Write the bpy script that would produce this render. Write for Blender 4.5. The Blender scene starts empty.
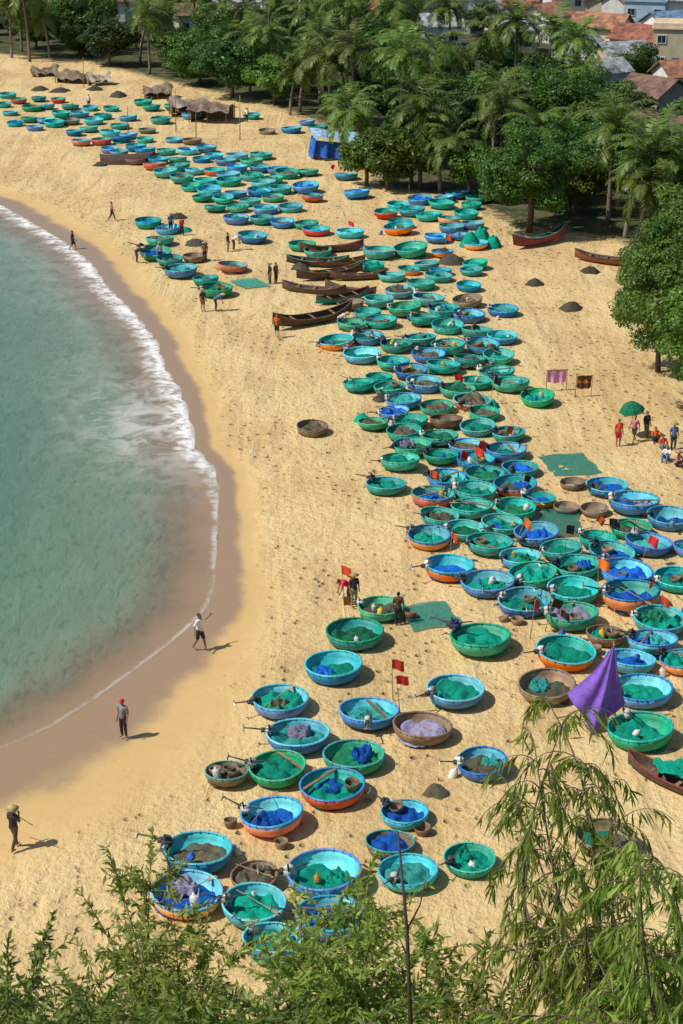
import bpy, math, random
import numpy as np
from mathutils import Vector, Matrix, noise
random.seed(7); RS=np.random.RandomState(11)
scene=bpy.context.scene
COL=scene.collection
F=1800.0; H=36.0; TH=math.atan(712/1800.0)
FW=Vector((0,math.cos(TH),-math.sin(TH))); UP=Vector((0,math.sin(TH),math.cos(TH))); RT=Vector((1,0,0))
def rdir(px,py): return FW+RT*((px-341.5)/F)+UP*(-(py-512)/F)
def G(px,py,z=0.0):
    d=rdir(px,py); t=(z-H)/d.z
    return Vector((d.x*t,d.y*t,z)), F/t
def PD(px,py,dep): return Vector((0,0,H))+rdir(px,py)*dep
# ------------------------------------------------------------ node helpers
class NT:
    def __init__(s,name):
        s.m=bpy.data.materials.new(name); s.m.use_nodes=True
        s.t=s.m.node_tree; s.t.nodes.clear()
        s.out=s.n('ShaderNodeOutputMaterial')
    def n(s,ty,**k):
        x=s.t.nodes.new(ty)
        for a,b in k.items(): setattr(x,a,b)
        return x
    def put(s,sock,v):
        if v is None: return
        if isinstance(v,bpy.types.NodeSocket): s.t.links.new(v,sock)
        elif isinstance(v,(tuple,list)) and len(v)==3 and sock.type=='RGBA': sock.default_value=(*v,1)
        else: sock.default_value=v
    def math(s,op,a,b=None,c=None,clamp=False):
        x=s.n('ShaderNodeMath',operation=op,use_clamp=clamp); s.put(x.inputs[0],a); s.put(x.inputs[1],b)
        if c is not None: s.put(x.inputs[2],c)
        return x.outputs[0]
    def mr(s,v,a,b,c=0.0,d=1.0,smooth=True):
        x=s.n('ShaderNodeMapRange'); x.interpolation_type='SMOOTHSTEP' if smooth else 'LINEAR'
        s.put(x.inputs[0],v)
        for i,q in enumerate((a,b,c,d)): s.put(x.inputs[i+1],q)
        return x.outputs[0]
    def mix(s,f,a,b):
        x=s.n('ShaderNodeMix',data_type='RGBA'); s.put(x.inputs[0],f); s.put(x.inputs[6],a); s.put(x.inputs[7],b); return x.outputs[2]
    def noise(s,vec,scale,detail=3,rough=.55,dist=0):
        x=s.n('ShaderNodeTexNoise'); s.put(x.inputs['Vector'],vec); x.inputs['Scale'].default_value=scale
        x.inputs['Detail'].default_value=detail; x.inputs['Roughness'].default_value=rough; x.inputs['Distortion'].default_value=dist
        return x.outputs[0]
    def attr(s,name):
        return s.n('ShaderNodeAttribute',attribute_name=name).outputs['Fac']
    def bump(s,h,strength,dist):
        x=s.n('ShaderNodeBump'); s.put(x.inputs['Height'],h); x.inputs['Strength'].default_value=strength; x.inputs['Distance'].default_value=dist
        return x.outputs[0]
    def bsdf(s,col,rough=.7,normal=None,metal=0,spec=.5):
        x=s.n('ShaderNodeBsdfPrincipled'); s.put(x.inputs['Base Color'],col); s.put(x.inputs['Roughness'],rough)
        s.put(x.inputs['Metallic'],metal); x.inputs['Specular IOR Level'].default_value=spec
        if normal is not None: s.put(x.inputs['Normal'],normal)
        return x.outputs[0]
    def end(s,sh): s.t.links.new(sh,s.out.inputs[0]); return s.m
def sc(c,k): return tuple(min(1,x*k) for x in c)
def mat(name,col,rough=.65,var=.3,ns=4.0,bump=.25,bd=.02,objr=.25,spec=.3,dirt=None,metal=0,hue=.02):
    t=NT(name); tc=t.n('ShaderNodeTexCoord'); v=tc.outputs['Object']
    n=t.noise(v,ns,4,.6); c=t.mix(t.mr(n,.3,.7),sc(col,1-var),sc(col,1+var))
    n2=t.noise(v,ns*5,3,.6)
    if dirt is not None:
        c=t.mix(t.mr(n2,.56,.72,0,.75),c,dirt)
    oi=t.n('ShaderNodeObjectInfo').outputs['Random']
    h=t.n('ShaderNodeHueSaturation'); t.put(h.inputs['Color'],c)
    t.put(h.inputs['Value'],t.mr(oi,0,1,1-objr,1+objr,False))
    t.put(h.inputs['Hue'],t.mr(t.math('FRACT',t.math('MULTIPLY',oi,7.31)),0,1,.5-hue,.5+hue,False))
    return t.end(t.bsdf(h.outputs[0],rough,t.bump(n2,bump,bd),metal,spec))
def paint(name,col,low=None,dirt=(.3,.24,.16)):
    t=NT(name); tc=t.n('ShaderNodeTexCoord'); v=tc.outputs['Object']
    n=t.noise(v,2.2,4,.6); n2=t.noise(v,14,4,.65)
    c=t.mix(t.mr(n,.3,.7),sc(col,.72),sc(col,1.25))
    sx=t.n('ShaderNodeSeparateXYZ'); t.put(sx.inputs[0],v); z=sx.outputs[2]
    if low is not None:
        c=t.mix(t.mr(t.math('ADD',z,t.math('MULTIPLY',n2,.04)),.42,.44),low,c)
    c=t.mix(t.mr(n2,.59,.7,0,.5),c,sc(dirt,1.1))
    c=t.mix(t.mr(t.math('ADD',z,t.math('MULTIPLY',n2,.12)),.03,.12,.6,0),c,dirt)
    oi=t.n('ShaderNodeObjectInfo').outputs['Random']
    h=t.n('ShaderNodeHueSaturation'); t.put(h.inputs['Color'],c)
    t.put(h.inputs['Value'],t.mr(oi,0,1,.72,1.32,False)); t.put(h.inputs['Hue'],t.mr(t.math('FRACT',t.math('MULTIPLY',oi,7.31)),0,1,.485,.522,False))
    t.put(h.inputs['Saturation'],t.mr(t.math('FRACT',t.math('MULTIPLY',oi,13.7)),0,1,.82,1.05,False))
    w=t.n('ShaderNodeTexWave'); w.bands_direction='Z'; t.put(w.inputs['Vector'],v); w.inputs['Scale'].default_value=9; w.inputs['Distortion'].default_value=2
    hh=t.math('ADD',w.outputs[1],n2)
    return t.end(t.bsdf(h.outputs[0],.5,t.bump(hh,.4,.012),0,.4))
def netmat(name,col,col2,see=0):
    t=NT(name); tc=t.n('ShaderNodeTexCoord'); v=tc.outputs['Object']
    a=t.noise(v,3.0,3,.6,1.5); b=t.noise(v,30,4,.75,2.5)
    c=t.mix(t.mr(b,.35,.65),sc(col,.45),sc(col,1.4)); c=t.mix(t.mr(a,.52,.66,0,.65),c,col2)
    oi=t.n('ShaderNodeObjectInfo').outputs['Random']
    h=t.n('ShaderNodeHueSaturation'); t.put(h.inputs['Color'],c); t.put(h.inputs['Value'],t.mr(oi,0,1,.7,1.3,False))
    p=t.bsdf(h.outputs[0],.75,t.bump(t.math('ADD',b,a),.9,.04),0,.2)
    if see:
        tr=t.n('ShaderNodeBsdfTransparent'); m=t.n('ShaderNodeMixShader'); t.put(m.inputs[0],t.mr(b,.35,.6,see,1)); t.t.links.new(tr.outputs[0],m.inputs[1]); t.t.links.new(p,m.inputs[2]); p=m.outputs[0]
    return t.end(p)
def leafmat(name,a,b,tr=.3):
    t=NT(name); g=t.n('ShaderNodeNewGeometry'); r=g.outputs['Random Per Island']
    n=t.noise(g.outputs['Position'],.45,3,.6)
    c=t.mix(t.math('ADD',t.math('MULTIPLY',r,.6),t.mr(n,.3,.7,0,.4)),a,b)
    oi=t.n('ShaderNodeObjectInfo').outputs['Random']
    h=t.n('ShaderNodeHueSaturation'); t.put(h.inputs['Color'],c); t.put(h.inputs['Value'],t.mr(oi,0,1,.65,1.25,False)); t.put(h.inputs['Hue'],t.mr(oi,0,1,.48,.515,False))
    p=t.bsdf(h.outputs[0],.45,None,0,.35)
    tl=t.n('ShaderNodeBsdfTranslucent'); t.put(tl.inputs[0],h.outputs[0])
    m=t.n('ShaderNodeMixShader'); m.inputs[0].default_value=tr; t.t.links.new(p,m.inputs[1]); t.t.links.new(tl.outputs[0],m.inputs[2])
    return t.end(m.outputs[0])
TEAL=(.0,.36,.30); GREEN=(.0,.38,.19); BLUE=(.012,.21,.53); CYAN=(.05,.46,.55); RED=(.55,.06,.02); ORG=(.88,.25,.015); WOV=(.22,.145,.085)
P={'T':paint('teal_paint',TEAL),'G':paint('green_paint',GREEN),'B':paint('blue_paint',BLUE),'C':paint('cyan_paint',CYAN),'R':paint('red_paint',RED),
   'O':paint('blue_over_orange_paint',(.015,.24,.5),ORG),'S':paint('teal_over_orange_paint',TEAL,ORG),'W':paint('woven_bamboo',WOV),'Y':paint('orange_paint',ORG)}
PN={'T':'teal','G':'green','B':'blue','C':'pale cyan','R':'red','O':'blue and orange','S':'teal and orange','W':'brown woven','Y':'orange'}
INN={'T':P['T'],'B':P['C'],'C':P['C'],'G':P['G'],'R':P['T'],'O':P['C'],'S':P['T'],'W':P['W'],'Y':P['T']}
N={'g':netmat('teal_green_net',(.0,.34,.23),(.005,.16,.13)),'d':netmat('dark_green_net',(.01,.2,.1),(.03,.08,.04)),'b':netmat('blue_tarp',(.01,.12,.6),(.0,.25,.5)),
   'w':netmat('brown_net',(.15,.12,.075),(.03,.18,.14)),'l':netmat('lilac_net',(.34,.3,.44),(.1,.2,.34)),'c':netmat('aqua_net',(.05,.44,.4),(.0,.24,.26))}
N_flat=netmat('pale_spread_net',(.03,.34,.26),(.01,.2,.14),.35)
NN={'g':'teal green','d':'dark green','b':'bright blue','w':'brown','l':'pale lilac','c':'aqua'}
M_wood=mat('weathered_wood',(.22,.14,.08),ns=5); M_bam=mat('bamboo',(.4,.29,.14),ns=5); M_dark=mat('dark_metal',(.05,.05,.055),.5)
M_white=mat('white_plastic',(.65,.65,.62),.45,.1,dirt=(.3,.26,.2)); M_grey=mat('grey_metal',(.32,.34,.36),.4,metal=.4)
M_brn=mat('weathered_dark_hull',(.095,.06,.042),dirt=(.22,.16,.11)); M_redb=mat('dull_red_paint',(.22,.06,.04),dirt=(.14,.09,.06))
M_skin=mat('skin',(.3,.16,.09),.55,.08,objr=.2,hue=.005)
# ------------------------------------------------------------ mesh helpers
class MB:
    def __init__(s): s.v=[]; s.f=[]; s.m=[]
    def add(s,v,f,m=0):
        o=len(s.v); s.v+= [tuple(q) for q in v]; s.f+=[tuple(i+o for i in q) for q in f]; s.m+=[m]*len(f)
    def box(s,c,h,m=0,rot=None):
        c=Vector(c); v=[Vector((x*h[0],y*h[1],z*h[2])) for x in(-1,1) for y in(-1,1) for z in(-1,1)]
        if rot is not None: v=[rot@q for q in v]
        s.add([q+c for q in v],[(0,1,3,2),(4,6,7,5),(0,4,5,1),(2,3,7,6),(0,2,6,4),(1,5,7,3)],m)
    def tube(s,pts,rad,n=6,m=0,caps=True):
        pts=[Vector(p) for p in pts]
        if not hasattr(rad,'__len__'): rad=[rad]*len(pts)
        vs=[];L=len(pts); pr=None
        for i,p in enumerate(pts):
            d=(pts[min(i+1,L-1)]-pts[max(i-1,0)])
            if d.length<1e-6: d=Vector((0,0,1))
            d.normalize()
            if pr is None: pr=d.orthogonal().normalized()
            pr=(pr-d*pr.dot(d)); pr=pr.normalized() if pr.length>1e-5 else d.orthogonal().normalized()
            q=d.cross(pr)
            for k in range(n):
                a=2*math.pi*k/n; vs.append(p+(pr*math.cos(a)+q*math.sin(a))*rad[i])
        fs=[(i*n+k,i*n+(k+1)%n,(i+1)*n+(k+1)%n,(i+1)*n+k) for i in range(L-1) for k in range(n)]
        if caps: fs+= [tuple(reversed(range(n))),tuple(range((L-1)*n,L*n))]
        s.add(vs,fs,m)
    def cap(s,a,b,ra,rb,n=12,m=0):
        a=Vector(a);b=Vector(b);d=(b-a); l=max(d.length,1e-4); d=d/l
        pts=[];r=[]
        for k in range(0,4):
            t=math.radians(8+k*27.3); pts.append(a-d*ra*math.cos(t)); r.append(ra*math.sin(t))
        for k in range(3,-1,-1):
            t=math.radians(8+k*27.3); pts.append(b+d*rb*math.cos(t)); r.append(rb*math.sin(t))
        s.tube(pts,r,n,m)
    def ell(s,c,r,m=0,nu=14,nv=9):
        c=Vector(c); v=[c+Vector((0,0,r[2]))]
        for j in range(1,nv):
            p=math.pi*j/nv
            for i in range(nu):
                a=2*math.pi*i/nu; v.append(c+Vector((r[0]*math.sin(p)*math.cos(a),r[1]*math.sin(p)*math.sin(a),r[2]*math.cos(p))))
        v.append(c-Vector((0,0,r[2]))); f=[]
        for i in range(nu): f.append((0,1+i,1+(i+1)%nu)); 
        for j in range(nv-2):
            for i in range(nu): a=1+j*nu; f.append((a+i,a+nu+i,a+nu+(i+1)%nu,a+(i+1)%nu))
        a=1+(nv-2)*nu
        for i in range(nu): f.append((a+i,len(v)-1,a+(i+1)%nu))
        s.add(v,f,m)
    def lathe(s,prof,n=36,m=0,ms=None,wob=0):
        v=[];f=[]
        for (r,z) in prof:
            for k in range(n):
                a=2*math.pi*k/n; w=1+wob*(math.sin(3*a+1)+.6*math.sin(5*a))
                v.append((r*w*math.cos(a),r*w*math.sin(a),z))
        o=len(s.v); s.v+=v
        for i in range(len(prof)-1):
            for k in range(n):
                s.f.append((o+i*n+k,o+i*n+(k+1)%n,o+(i+1)*n+(k+1)%n,o+(i+1)*n+k)); s.m.append(ms[i] if ms else m)
    def mesh(s,name,mats,smooth=True):
        me=bpy.data.meshes.new(name); me.from_pydata(s.v,[],s.f)
        for q in mats: me.materials.append(q)
        if len(mats)>1: me.polygons.foreach_set('material_index',s.m)
        if smooth: me.polygons.foreach_set('use_smooth',[True]*len(s.f))
        me.update(); return me
def ob(name,me,loc=(0,0,0),rot=(0,0,0),scale=(1,1,1),parent=None,label=None,cat=None,group=None,kind=None,mats=None):
    o=bpy.data.objects.new(name,me); COL.objects.link(o)
    o.location=loc; o.rotation_euler=rot; o.scale=scale if hasattr(scale,'__len__') else (scale,)*3
    if parent: o.parent=parent
    if label: o['label']=label
    if cat: o['category']=cat
    if group: o['group']=group
    if kind: o['kind']=kind
    if mats:
        for i,q in enumerate(mats): o.material_slots[i].link='OBJECT'; o.material_slots[i].material=q
    return o
# ------------------------------------------------------------ shoreline / ground
shore_px=[(0,745),(50,724),(100,692),(150,655),(185,628),(207,604),(214,580),(216,545),(217,500),(215,470),(194,447),(188,418),(178,388),(163,366),(155,340),(133,312),(106,286),(90,262),(62,240),(30,221),(0,204)]
S=[G(*p)[0] for p in shore_px]
S=[Vector((-60,20,0)),Vector((-40,47,0)),Vector((-24,57,0))]+S+[Vector((-60,205,0)),Vector((-130,270,0)),Vector((-300,360,0)),Vector((-3000,800,0))]
veg_px=[(760,430),(683,345),(650,262),(600,240),(500,228),(455,200),(365,188),(350,152),(300,120),(240,100),(150,80),(70,60),(0,56)]
V=[Vector((300,60,0)),Vector((60,85,0))]+[G(*p)[0] for p in veg_px]+[Vector((-150,330,0)),Vector((-3000,860,0))]
def sdist(X,Y,line):
    best=np.full(X.shape,1e9); sg=np.ones(X.shape)
    for a,b in zip(line[:-1],line[1:]):
        dx,dy=b.x-a.x,b.y-a.y; L=dx*dx+dy*dy
        t=np.clip(((X-a.x)*dx+(Y-a.y)*dy)/L,0,1); ex=X-(a.x+t*dx); ey=Y-(a.y+t*dy)
        d=np.hypot(ex,ey); c=dx*(Y-a.y)-dy*(X-a.x); u=d<best-1e-6
        best=np.where(u,d,best); sg=np.where(u,np.where(c<0,1,-1),sg)
    return best*sg
def axis(*seg):
    out=[]
    for a,b,s in seg: out+=list(np.arange(a,b,s))
    return np.array(out)
def hillz(X,Y):
    h=34-.69*(Y+5)+1.0*np.sin(X*.35+Y*.2)+.8*np.sin(X*.9-Y*.5)*.6
    h=np.minimum(h,33.0)
    return np.where(h>0,h,0)
def grid(name,xs,ys,zf,mats):
    X,Y=np.meshgrid(xs,ys); d=sdist(X,Y,S); Z=zf(X,Y,d)
    nx,ny=len(xs),len(ys)
    co=np.stack([X,Y,Z],-1).reshape(-1,3)
    idx=np.arange(nx*ny).reshape(ny,nx)
    fa=np.stack([idx[:-1,:-1],idx[:-1,1:],idx[1:,1:],idx[1:,:-1]],-1).reshape(-1,4)
    me=bpy.data.meshes.new(name); me.vertices.add(len(co)); me.vertices.foreach_set('co',co.ravel())
    me.loops.add(fa.size); me.loops.foreach_set('vertex_index',fa.ravel().astype(np.int32))
    me.polygons.add(len(fa)); me.polygons.foreach_set('loop_start',np.arange(0,fa.size,4,dtype=np.int32)); me.update(calc_edges=True)
    me.polygons.foreach_set('use_smooth',[True]*len(fa))
    for q in mats: me.materials.append(q)
    def at(n,a): x=me.attributes.new(n,'FLOAT','POINT'); x.data.foreach_set('value',a.astype(np.float32).ravel())
    at('shore',d); at('veg',-sdist(X,Y,V)); at('hill',hillz(X,Y))
    at('foamw',np.interp(Y,[60,75,92,98,105,120,150,200,400],[.12,.14,.2,.7,1.25,.85,.95,1.1,1.1]))
    at('foami',np.interp(Y,[58,66,76,85,95,102,400],[.12,.2,.4,.4,.75,1,1]))
    at('wetw',np.interp(Y,[58,66,74,84,100,120,150,200,400],[4.2,3.6,2.2,1.2,1.1,1.4,1.9,2.4,2.5]))
    at('lace',np.exp(-((Y-106)/9.0)**2)+.3*np.exp(-((Y-145)/30.0)**2))
    return me
def gz(X,Y,d):
    und=.05*np.sin(X*.5+Y*.21)+.04*np.sin(X*.23-Y*.4)
    b=np.where(d<8,-.15+.15*np.clip(d,0,8)/8,0)+np.where(d<0,.07*d,0)
    b=np.maximum(b,-6)+und*np.clip(d/6-.6,0,1)
    h=hillz(X,Y); return np.where(h>0,np.maximum(b,0)+h,b)
# sand
t=NT('beach_sand'); g=t.n('ShaderNodeNewGeometry'); pos=g.outputs['Position']
n1=t.noise(pos,.13,5,.62); n2=t.noise(pos,1.3,3,.6); n3=t.noise(pos,3.8,4,.7); n4=t.noise(pos,16,3,.7)
mpp=t.n('ShaderNodeMapping'); t.put(mpp.inputs[0],pos); mpp.inputs['Rotation'].default_value=(0,0,.25); mpp.inputs['Scale'].default_value=(.6,.09,1); tr_=t.noise(mpp.outputs[0],1.0,4,.6,.8)
sand=t.mix(t.mr(n1,.38,.62),(.76,.57,.275),(.64,.445,.195)); sand=t.mix(t.mr(n2,.35,.75,0,.5),sand,(.79,.61,.32))
sand=t.mix(t.mr(n3,.5,.33,0,.4),sand,(.42,.27,.115)); sand=t.mix(t.mr(n4,.46,.3,0,.3),sand,(.3,.19,.09))
trail=t.mr(tr_,.49,.6); sand=t.mix(t.math('MULTIPLY',trail,.35),sand,(.44,.29,.13))
vo=t.n('ShaderNodeTexVoronoi'); t.put(vo.inputs['Vector'],pos); vo.inputs['Scale'].default_value=1.45
prints=t.mr(vo.outputs[0],.1,.28,1,0)
prints=t.math('MULTIPLY',prints,t.math('ADD',t.mr(n1,.42,.6,.2,.9),t.math('MULTIPLY',trail,.6)),None,True)
sand=t.mix(t.math('MULTIPLY',prints,.65),sand,(.33,.2,.09))
d=t.attr('shore'); ww=t.attr('wetw'); dn=t.math('ADD',d,t.math('MULTIPLY',t.math('SUBTRACT',t.noise(pos,.35,3,.6),.5),t.math('MULTIPLY',ww,.8)))
dr_=t.math('DIVIDE',dn,ww)
damp=t.mr(dr_,2.7,1.2); wet=t.mr(dr_,1.25,.75)
c=t.mix(damp,sand,t.mix(n2,(.58,.39,.16),(.64,.44,.19))); c=t.mix(wet,c,(.35,.235,.14)); c=t.mix(t.mr(d,-1,-8),c,(.2,.23,.14))
vg=t.math('ADD',t.attr('veg'),t.math('MULTIPLY',t.math('SUBTRACT',n2,.5),5.0))
vm=t.mr(vg,0.0,-3.0)
soil=t.mix(t.mr(t.noise(pos,.5,4,.7),.4,.6),(.03,.06,.013),(.12,.1,.045))
c=t.mix(vm,c,soil); c=t.mix(t.mr(t.attr('hill'),.1,1.5),c,t.mix(n3,(.06,.1,.02),(.2,.23,.06)))
rough=t.mr(wet,0,1,.95,.22)
ht=t.math('ADD',t.math('ADD',t.math('MULTIPLY',n3,.7),t.math('MULTIPLY',n2,1.0)),t.math('ADD',t.math('MULTIPLY',prints,-.7),t.math('MULTIPLY',tr_,-1.0)))
ht=t.math('MULTIPLY',ht,t.mr(damp,0,1,1,.05))
M_sand=t.end(t.bsdf(c,rough,t.bump(ht,1.0,.22),0,.4))
# water
t=NT('sea_water'); g=t.n('ShaderNodeNewGeometry'); pos=g.outputs['Position']
mp=t.n('ShaderNodeMapping'); t.put(mp.inputs[0],pos); mp.inputs['Rotation'].default_value=(0,0,.5); mp.inputs['Scale'].default_value=(1,.35,1); mv=mp.outputs[0]
d=t.attr('shore'); big=t.noise(pos,.07,4,.65); w1=t.noise(mv,.8,4,.6,.5); w2=t.noise(mv,3.2,3,.6,.4); e=t.noise(pos,.3,4,.65)
dd=t.math('ADD',d,t.math('MULTIPLY',t.math('SUBTRACT',e,.5),2.6))
deep=t.mix(t.mr(big,.35,.65),(.04,.15,.115),(.08,.205,.145)); 
ci=t.mix(t.mr(dd,-4,-20),(.15,.225,.14),deep); ci=t.mix(t.mr(dd,-5.5,-1.2),ci,(.28,.235,.165))
ci=t.mix(t.mr(w1,.45,.72,0,.3),ci,(.2,.31,.24)); ci=t.mix(t.mr(w2,.5,.3,0,.38),ci,(.04,.1,.075))
nb=t.bump(t.math('ADD',t.math('MULTIPLY',w1,1.0),t.math('MULTIPLY',w2,.35)),.5,.25)
pw=t.bsdf(ci,.2,nb,0,.3)
tr=t.n('ShaderNodeBsdfTransparent'); m1=t.n('ShaderNodeMixShader'); t.put(m1.inputs[0],t.mr(dd,-.1,-4.5,.1,1)); t.t.links.new(tr.outputs[0],m1.inputs[1]); t.t.links.new(pw,m1.inputs[2])
fw=t.attr('foamw'); e2=t.noise(pos,1.9,4,.65,.5); e3=t.noise(pos,.5,3,.6,.6)
df=t.math('ADD',d,t.math('MULTIPLY',t.math('SUBTRACT',t.math('ADD',t.math('MULTIPLY',e2,.5),t.math('MULTIPLY',e3,.5)),.5),t.math('MULTIPLY',fw,3.2)))
rel=t.math('DIVIDE',df,fw)
f1=t.math('MULTIPLY',t.mr(rel,-1.9,-.1),t.mr(rel,.5,.0))
f1=t.math('MULTIPLY',f1,t.mr(t.math('ADD',t.math('MULTIPLY',e3,.6),t.math('MULTIPLY',e2,.4)),.38,.56,.2,1.0)); f1=t.math('MULTIPLY',f1,t.attr('foami'))
vo=t.n('ShaderNodeTexVoronoi',feature='DISTANCE_TO_EDGE'); wv=t.n('ShaderNodeVectorMath',operation='ADD'); t.put(wv.inputs[0],pos)
nv=t.n('ShaderNodeTexNoise'); t.put(nv.inputs['Vector'],pos); nv.inputs['Scale'].default_value=1.0; t.t.links.new(nv.outputs[1],wv.inputs[1]); t.put(vo.inputs['Vector'],wv.outputs[0]); vo.inputs['Scale'].default_value=.7
lace=t.math('MULTIPLY',t.mr(vo.outputs[0],.2,.02),t.mr(e,.45,.65)); lace=t.math('MULTIPLY',lace,t.math('MULTIPLY',t.mr(dd,-10,-4),t.mr(d,-.1,-1)))
lace=t.math('MULTIPLY',t.math('MULTIPLY',lace,t.attr('lace')),.4)
haze=t.math('MULTIPLY',t.math('MULTIPLY',t.mr(dd,-10,-1.0),t.mr(e3,.35,.65,.05,.5)),t.attr('lace'))
fo=t.math('MAXIMUM',t.math('MAXIMUM',f1,lace),haze); fo=t.math('MULTIPLY',fo,t.mr(d,.8,0),None,True)
wf=t.bsdf((.84,.84,.82),.8); m2=t.n('ShaderNodeMixShader'); t.put(m2.inputs[0],fo); t.t.links.new(m1.outputs[0],m2.inputs[1]); t.t.links.new(wf,m2.inputs[2])
M_water=t.end(m2.outputs[0])
xs=axis((-3000,-400,200),(-400,-120,20),(-120,-80,4),(-80,75,.8),(75,140,4),(140,400,20),(400,3001,200))
ys=axis((-600,0,40),(0,44,2.2),(44,200,.8),(200,420,2),(420,800,20),(800,4001,200))
ob('ground',grid('ground',xs,ys,gz,[M_sand]),kind='structure',label='sandy beach, damp shore and wooded hillside',cat='ground')
xw=axis((-3000,-400,200),(-400,-100,20),(-100,-60,4),(-60,4,.8)); yw=axis((20,44,4),(44,215,.8),(215,420,5),(420,900,20))
ob('water',grid('water',xw,yw,lambda X,Y,d:-.15+0*X,[M_water]),kind='structure',label='green shallow sea water with foam edge',cat='sea')
# ------------------------------------------------------------ basket boats
outer=[(0,0),(.45,0),(.72,.05),(.89,.16),(.97,.32),(1.0,.5)]; inner=[(.955,.5),(.92,.33),(.83,.18),(.66,.1),(.4,.06),(0,.05)]
b=MB(); b.lathe(outer+inner,40,ms=[0]*5+[0]+[1]*5,wob=.006); ME_hull=b.mesh('basket_hull',[P['T'],P['T']])
rimp=[(.975+.038*math.cos(a),.505+.036*math.sin(a)) for a in [2*math.pi*k/8 for k in range(9)]]
b=MB(); b.lathe(rimp,44,wob=.006)
for k in range(22):
    a=2*math.pi*k/22; b.box((.975*math.cos(a),.975*math.sin(a),.505),(.042,.012,.039),0,Matrix.Rotation(a,3,'Z'))
ME_rim=b.mesh('basket_rim',[P['T']])
b=MB(); b.lathe(outer+inner,24,ms=[0]*5+[0]+[1]*5,wob=.006); b.lathe([(.975+.036*math.cos(a),.505+.036*math.sin(a)) for a in [2*math.pi*k/6 for k in range(7)]],24,m=2,wob=.006)
ME_far=b.mesh('basket_boat_small',[P['T'],P['T'],P['C']])
THW=[]
for ty in((.3,),(.1,),(.55,)):
    b=MB()
    for y_ in ty: b.box((.0,y_,.47),(math.sqrt(1-y_*y_)*.96,.05,.016))
    THW.append(b.mesh('thwart',[M_wood],False))
b=MB(); b.box((0,0,.475),(.1,.07,.055),0); b.ell((0,0,.56),(.1,.08,.06),0); b.box((.13,0,.5),(.05,.05,.04),1); b.box((-.03,0,.42),(.03,.12,.04),1)
b.tube([(.05,0,.5),(.4,.05,.58),(.55,.06,.6)],[.02,.016,.016],6,1); b.tube([(-.1,0,.55),(-.4,-.05,.6)],[.014,.012],6,1); b.tube([(0,.05,.5),(0,.1,.68)],[.02,.02],6,1)
ME_eng=b.mesh('outboard_motor',[M_white,M_dark])
b=MB()
for k in range(3):
    a=k*2.094; R_=Matrix.Rotation(a,3,'X')@Matrix.Rotation(.5,3,'Z'); b.box(R_@Vector((0,0,.045))+Vector((.56,.06,.6)),(.008,.018,.045),0,R_)
ME_prop=b.mesh('propeller',[M_grey],False)
b=MB(); b.tube([(-1.1,0,0),(1.0,0,.0)],[.016,.014],6); b.box((1.15,0,0),(.22,.07,.012)); ME_oar=b.mesh('oar',[M_bam],False)
nets=[]
for k in range(12):
    b=MB(); nr,na=16,44; v=[(0,0,.22)]; off=Vector((k*7.3,k*3.1,0)); amp=.04+.012*k
    for i in range(1,nr+1):
        r=.9*i/nr
        for j in range(na):
            a=2*math.pi*j/na; x,y=r*math.cos(a),r*math.sin(a)
            q=noise.noise(Vector((x*2.3,y*2.3,0))+off); q2=noise.noise(Vector((x*6,y*6,1))+off); q3=abs(noise.noise(Vector((x*16,y*16,2))+off))
            z=.17+amp*(1+2.2*q)+.08*q2+.05*q3-.1*max(0,(r-.74)/.16)
            v.append((x,y,z))
    f=[(0,1+j,1+(j+1)%na) for j in range(na)]
    for i in range(nr-1):
        for j in range(na): o=1+i*na; f.append((o+j,o+na+j,o+na+(j+1)%na,o+(j+1)%na))
    b.add(v,f); nets.append(b.mesh('fishing_net_%d'%k,[N['g']]))
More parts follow.
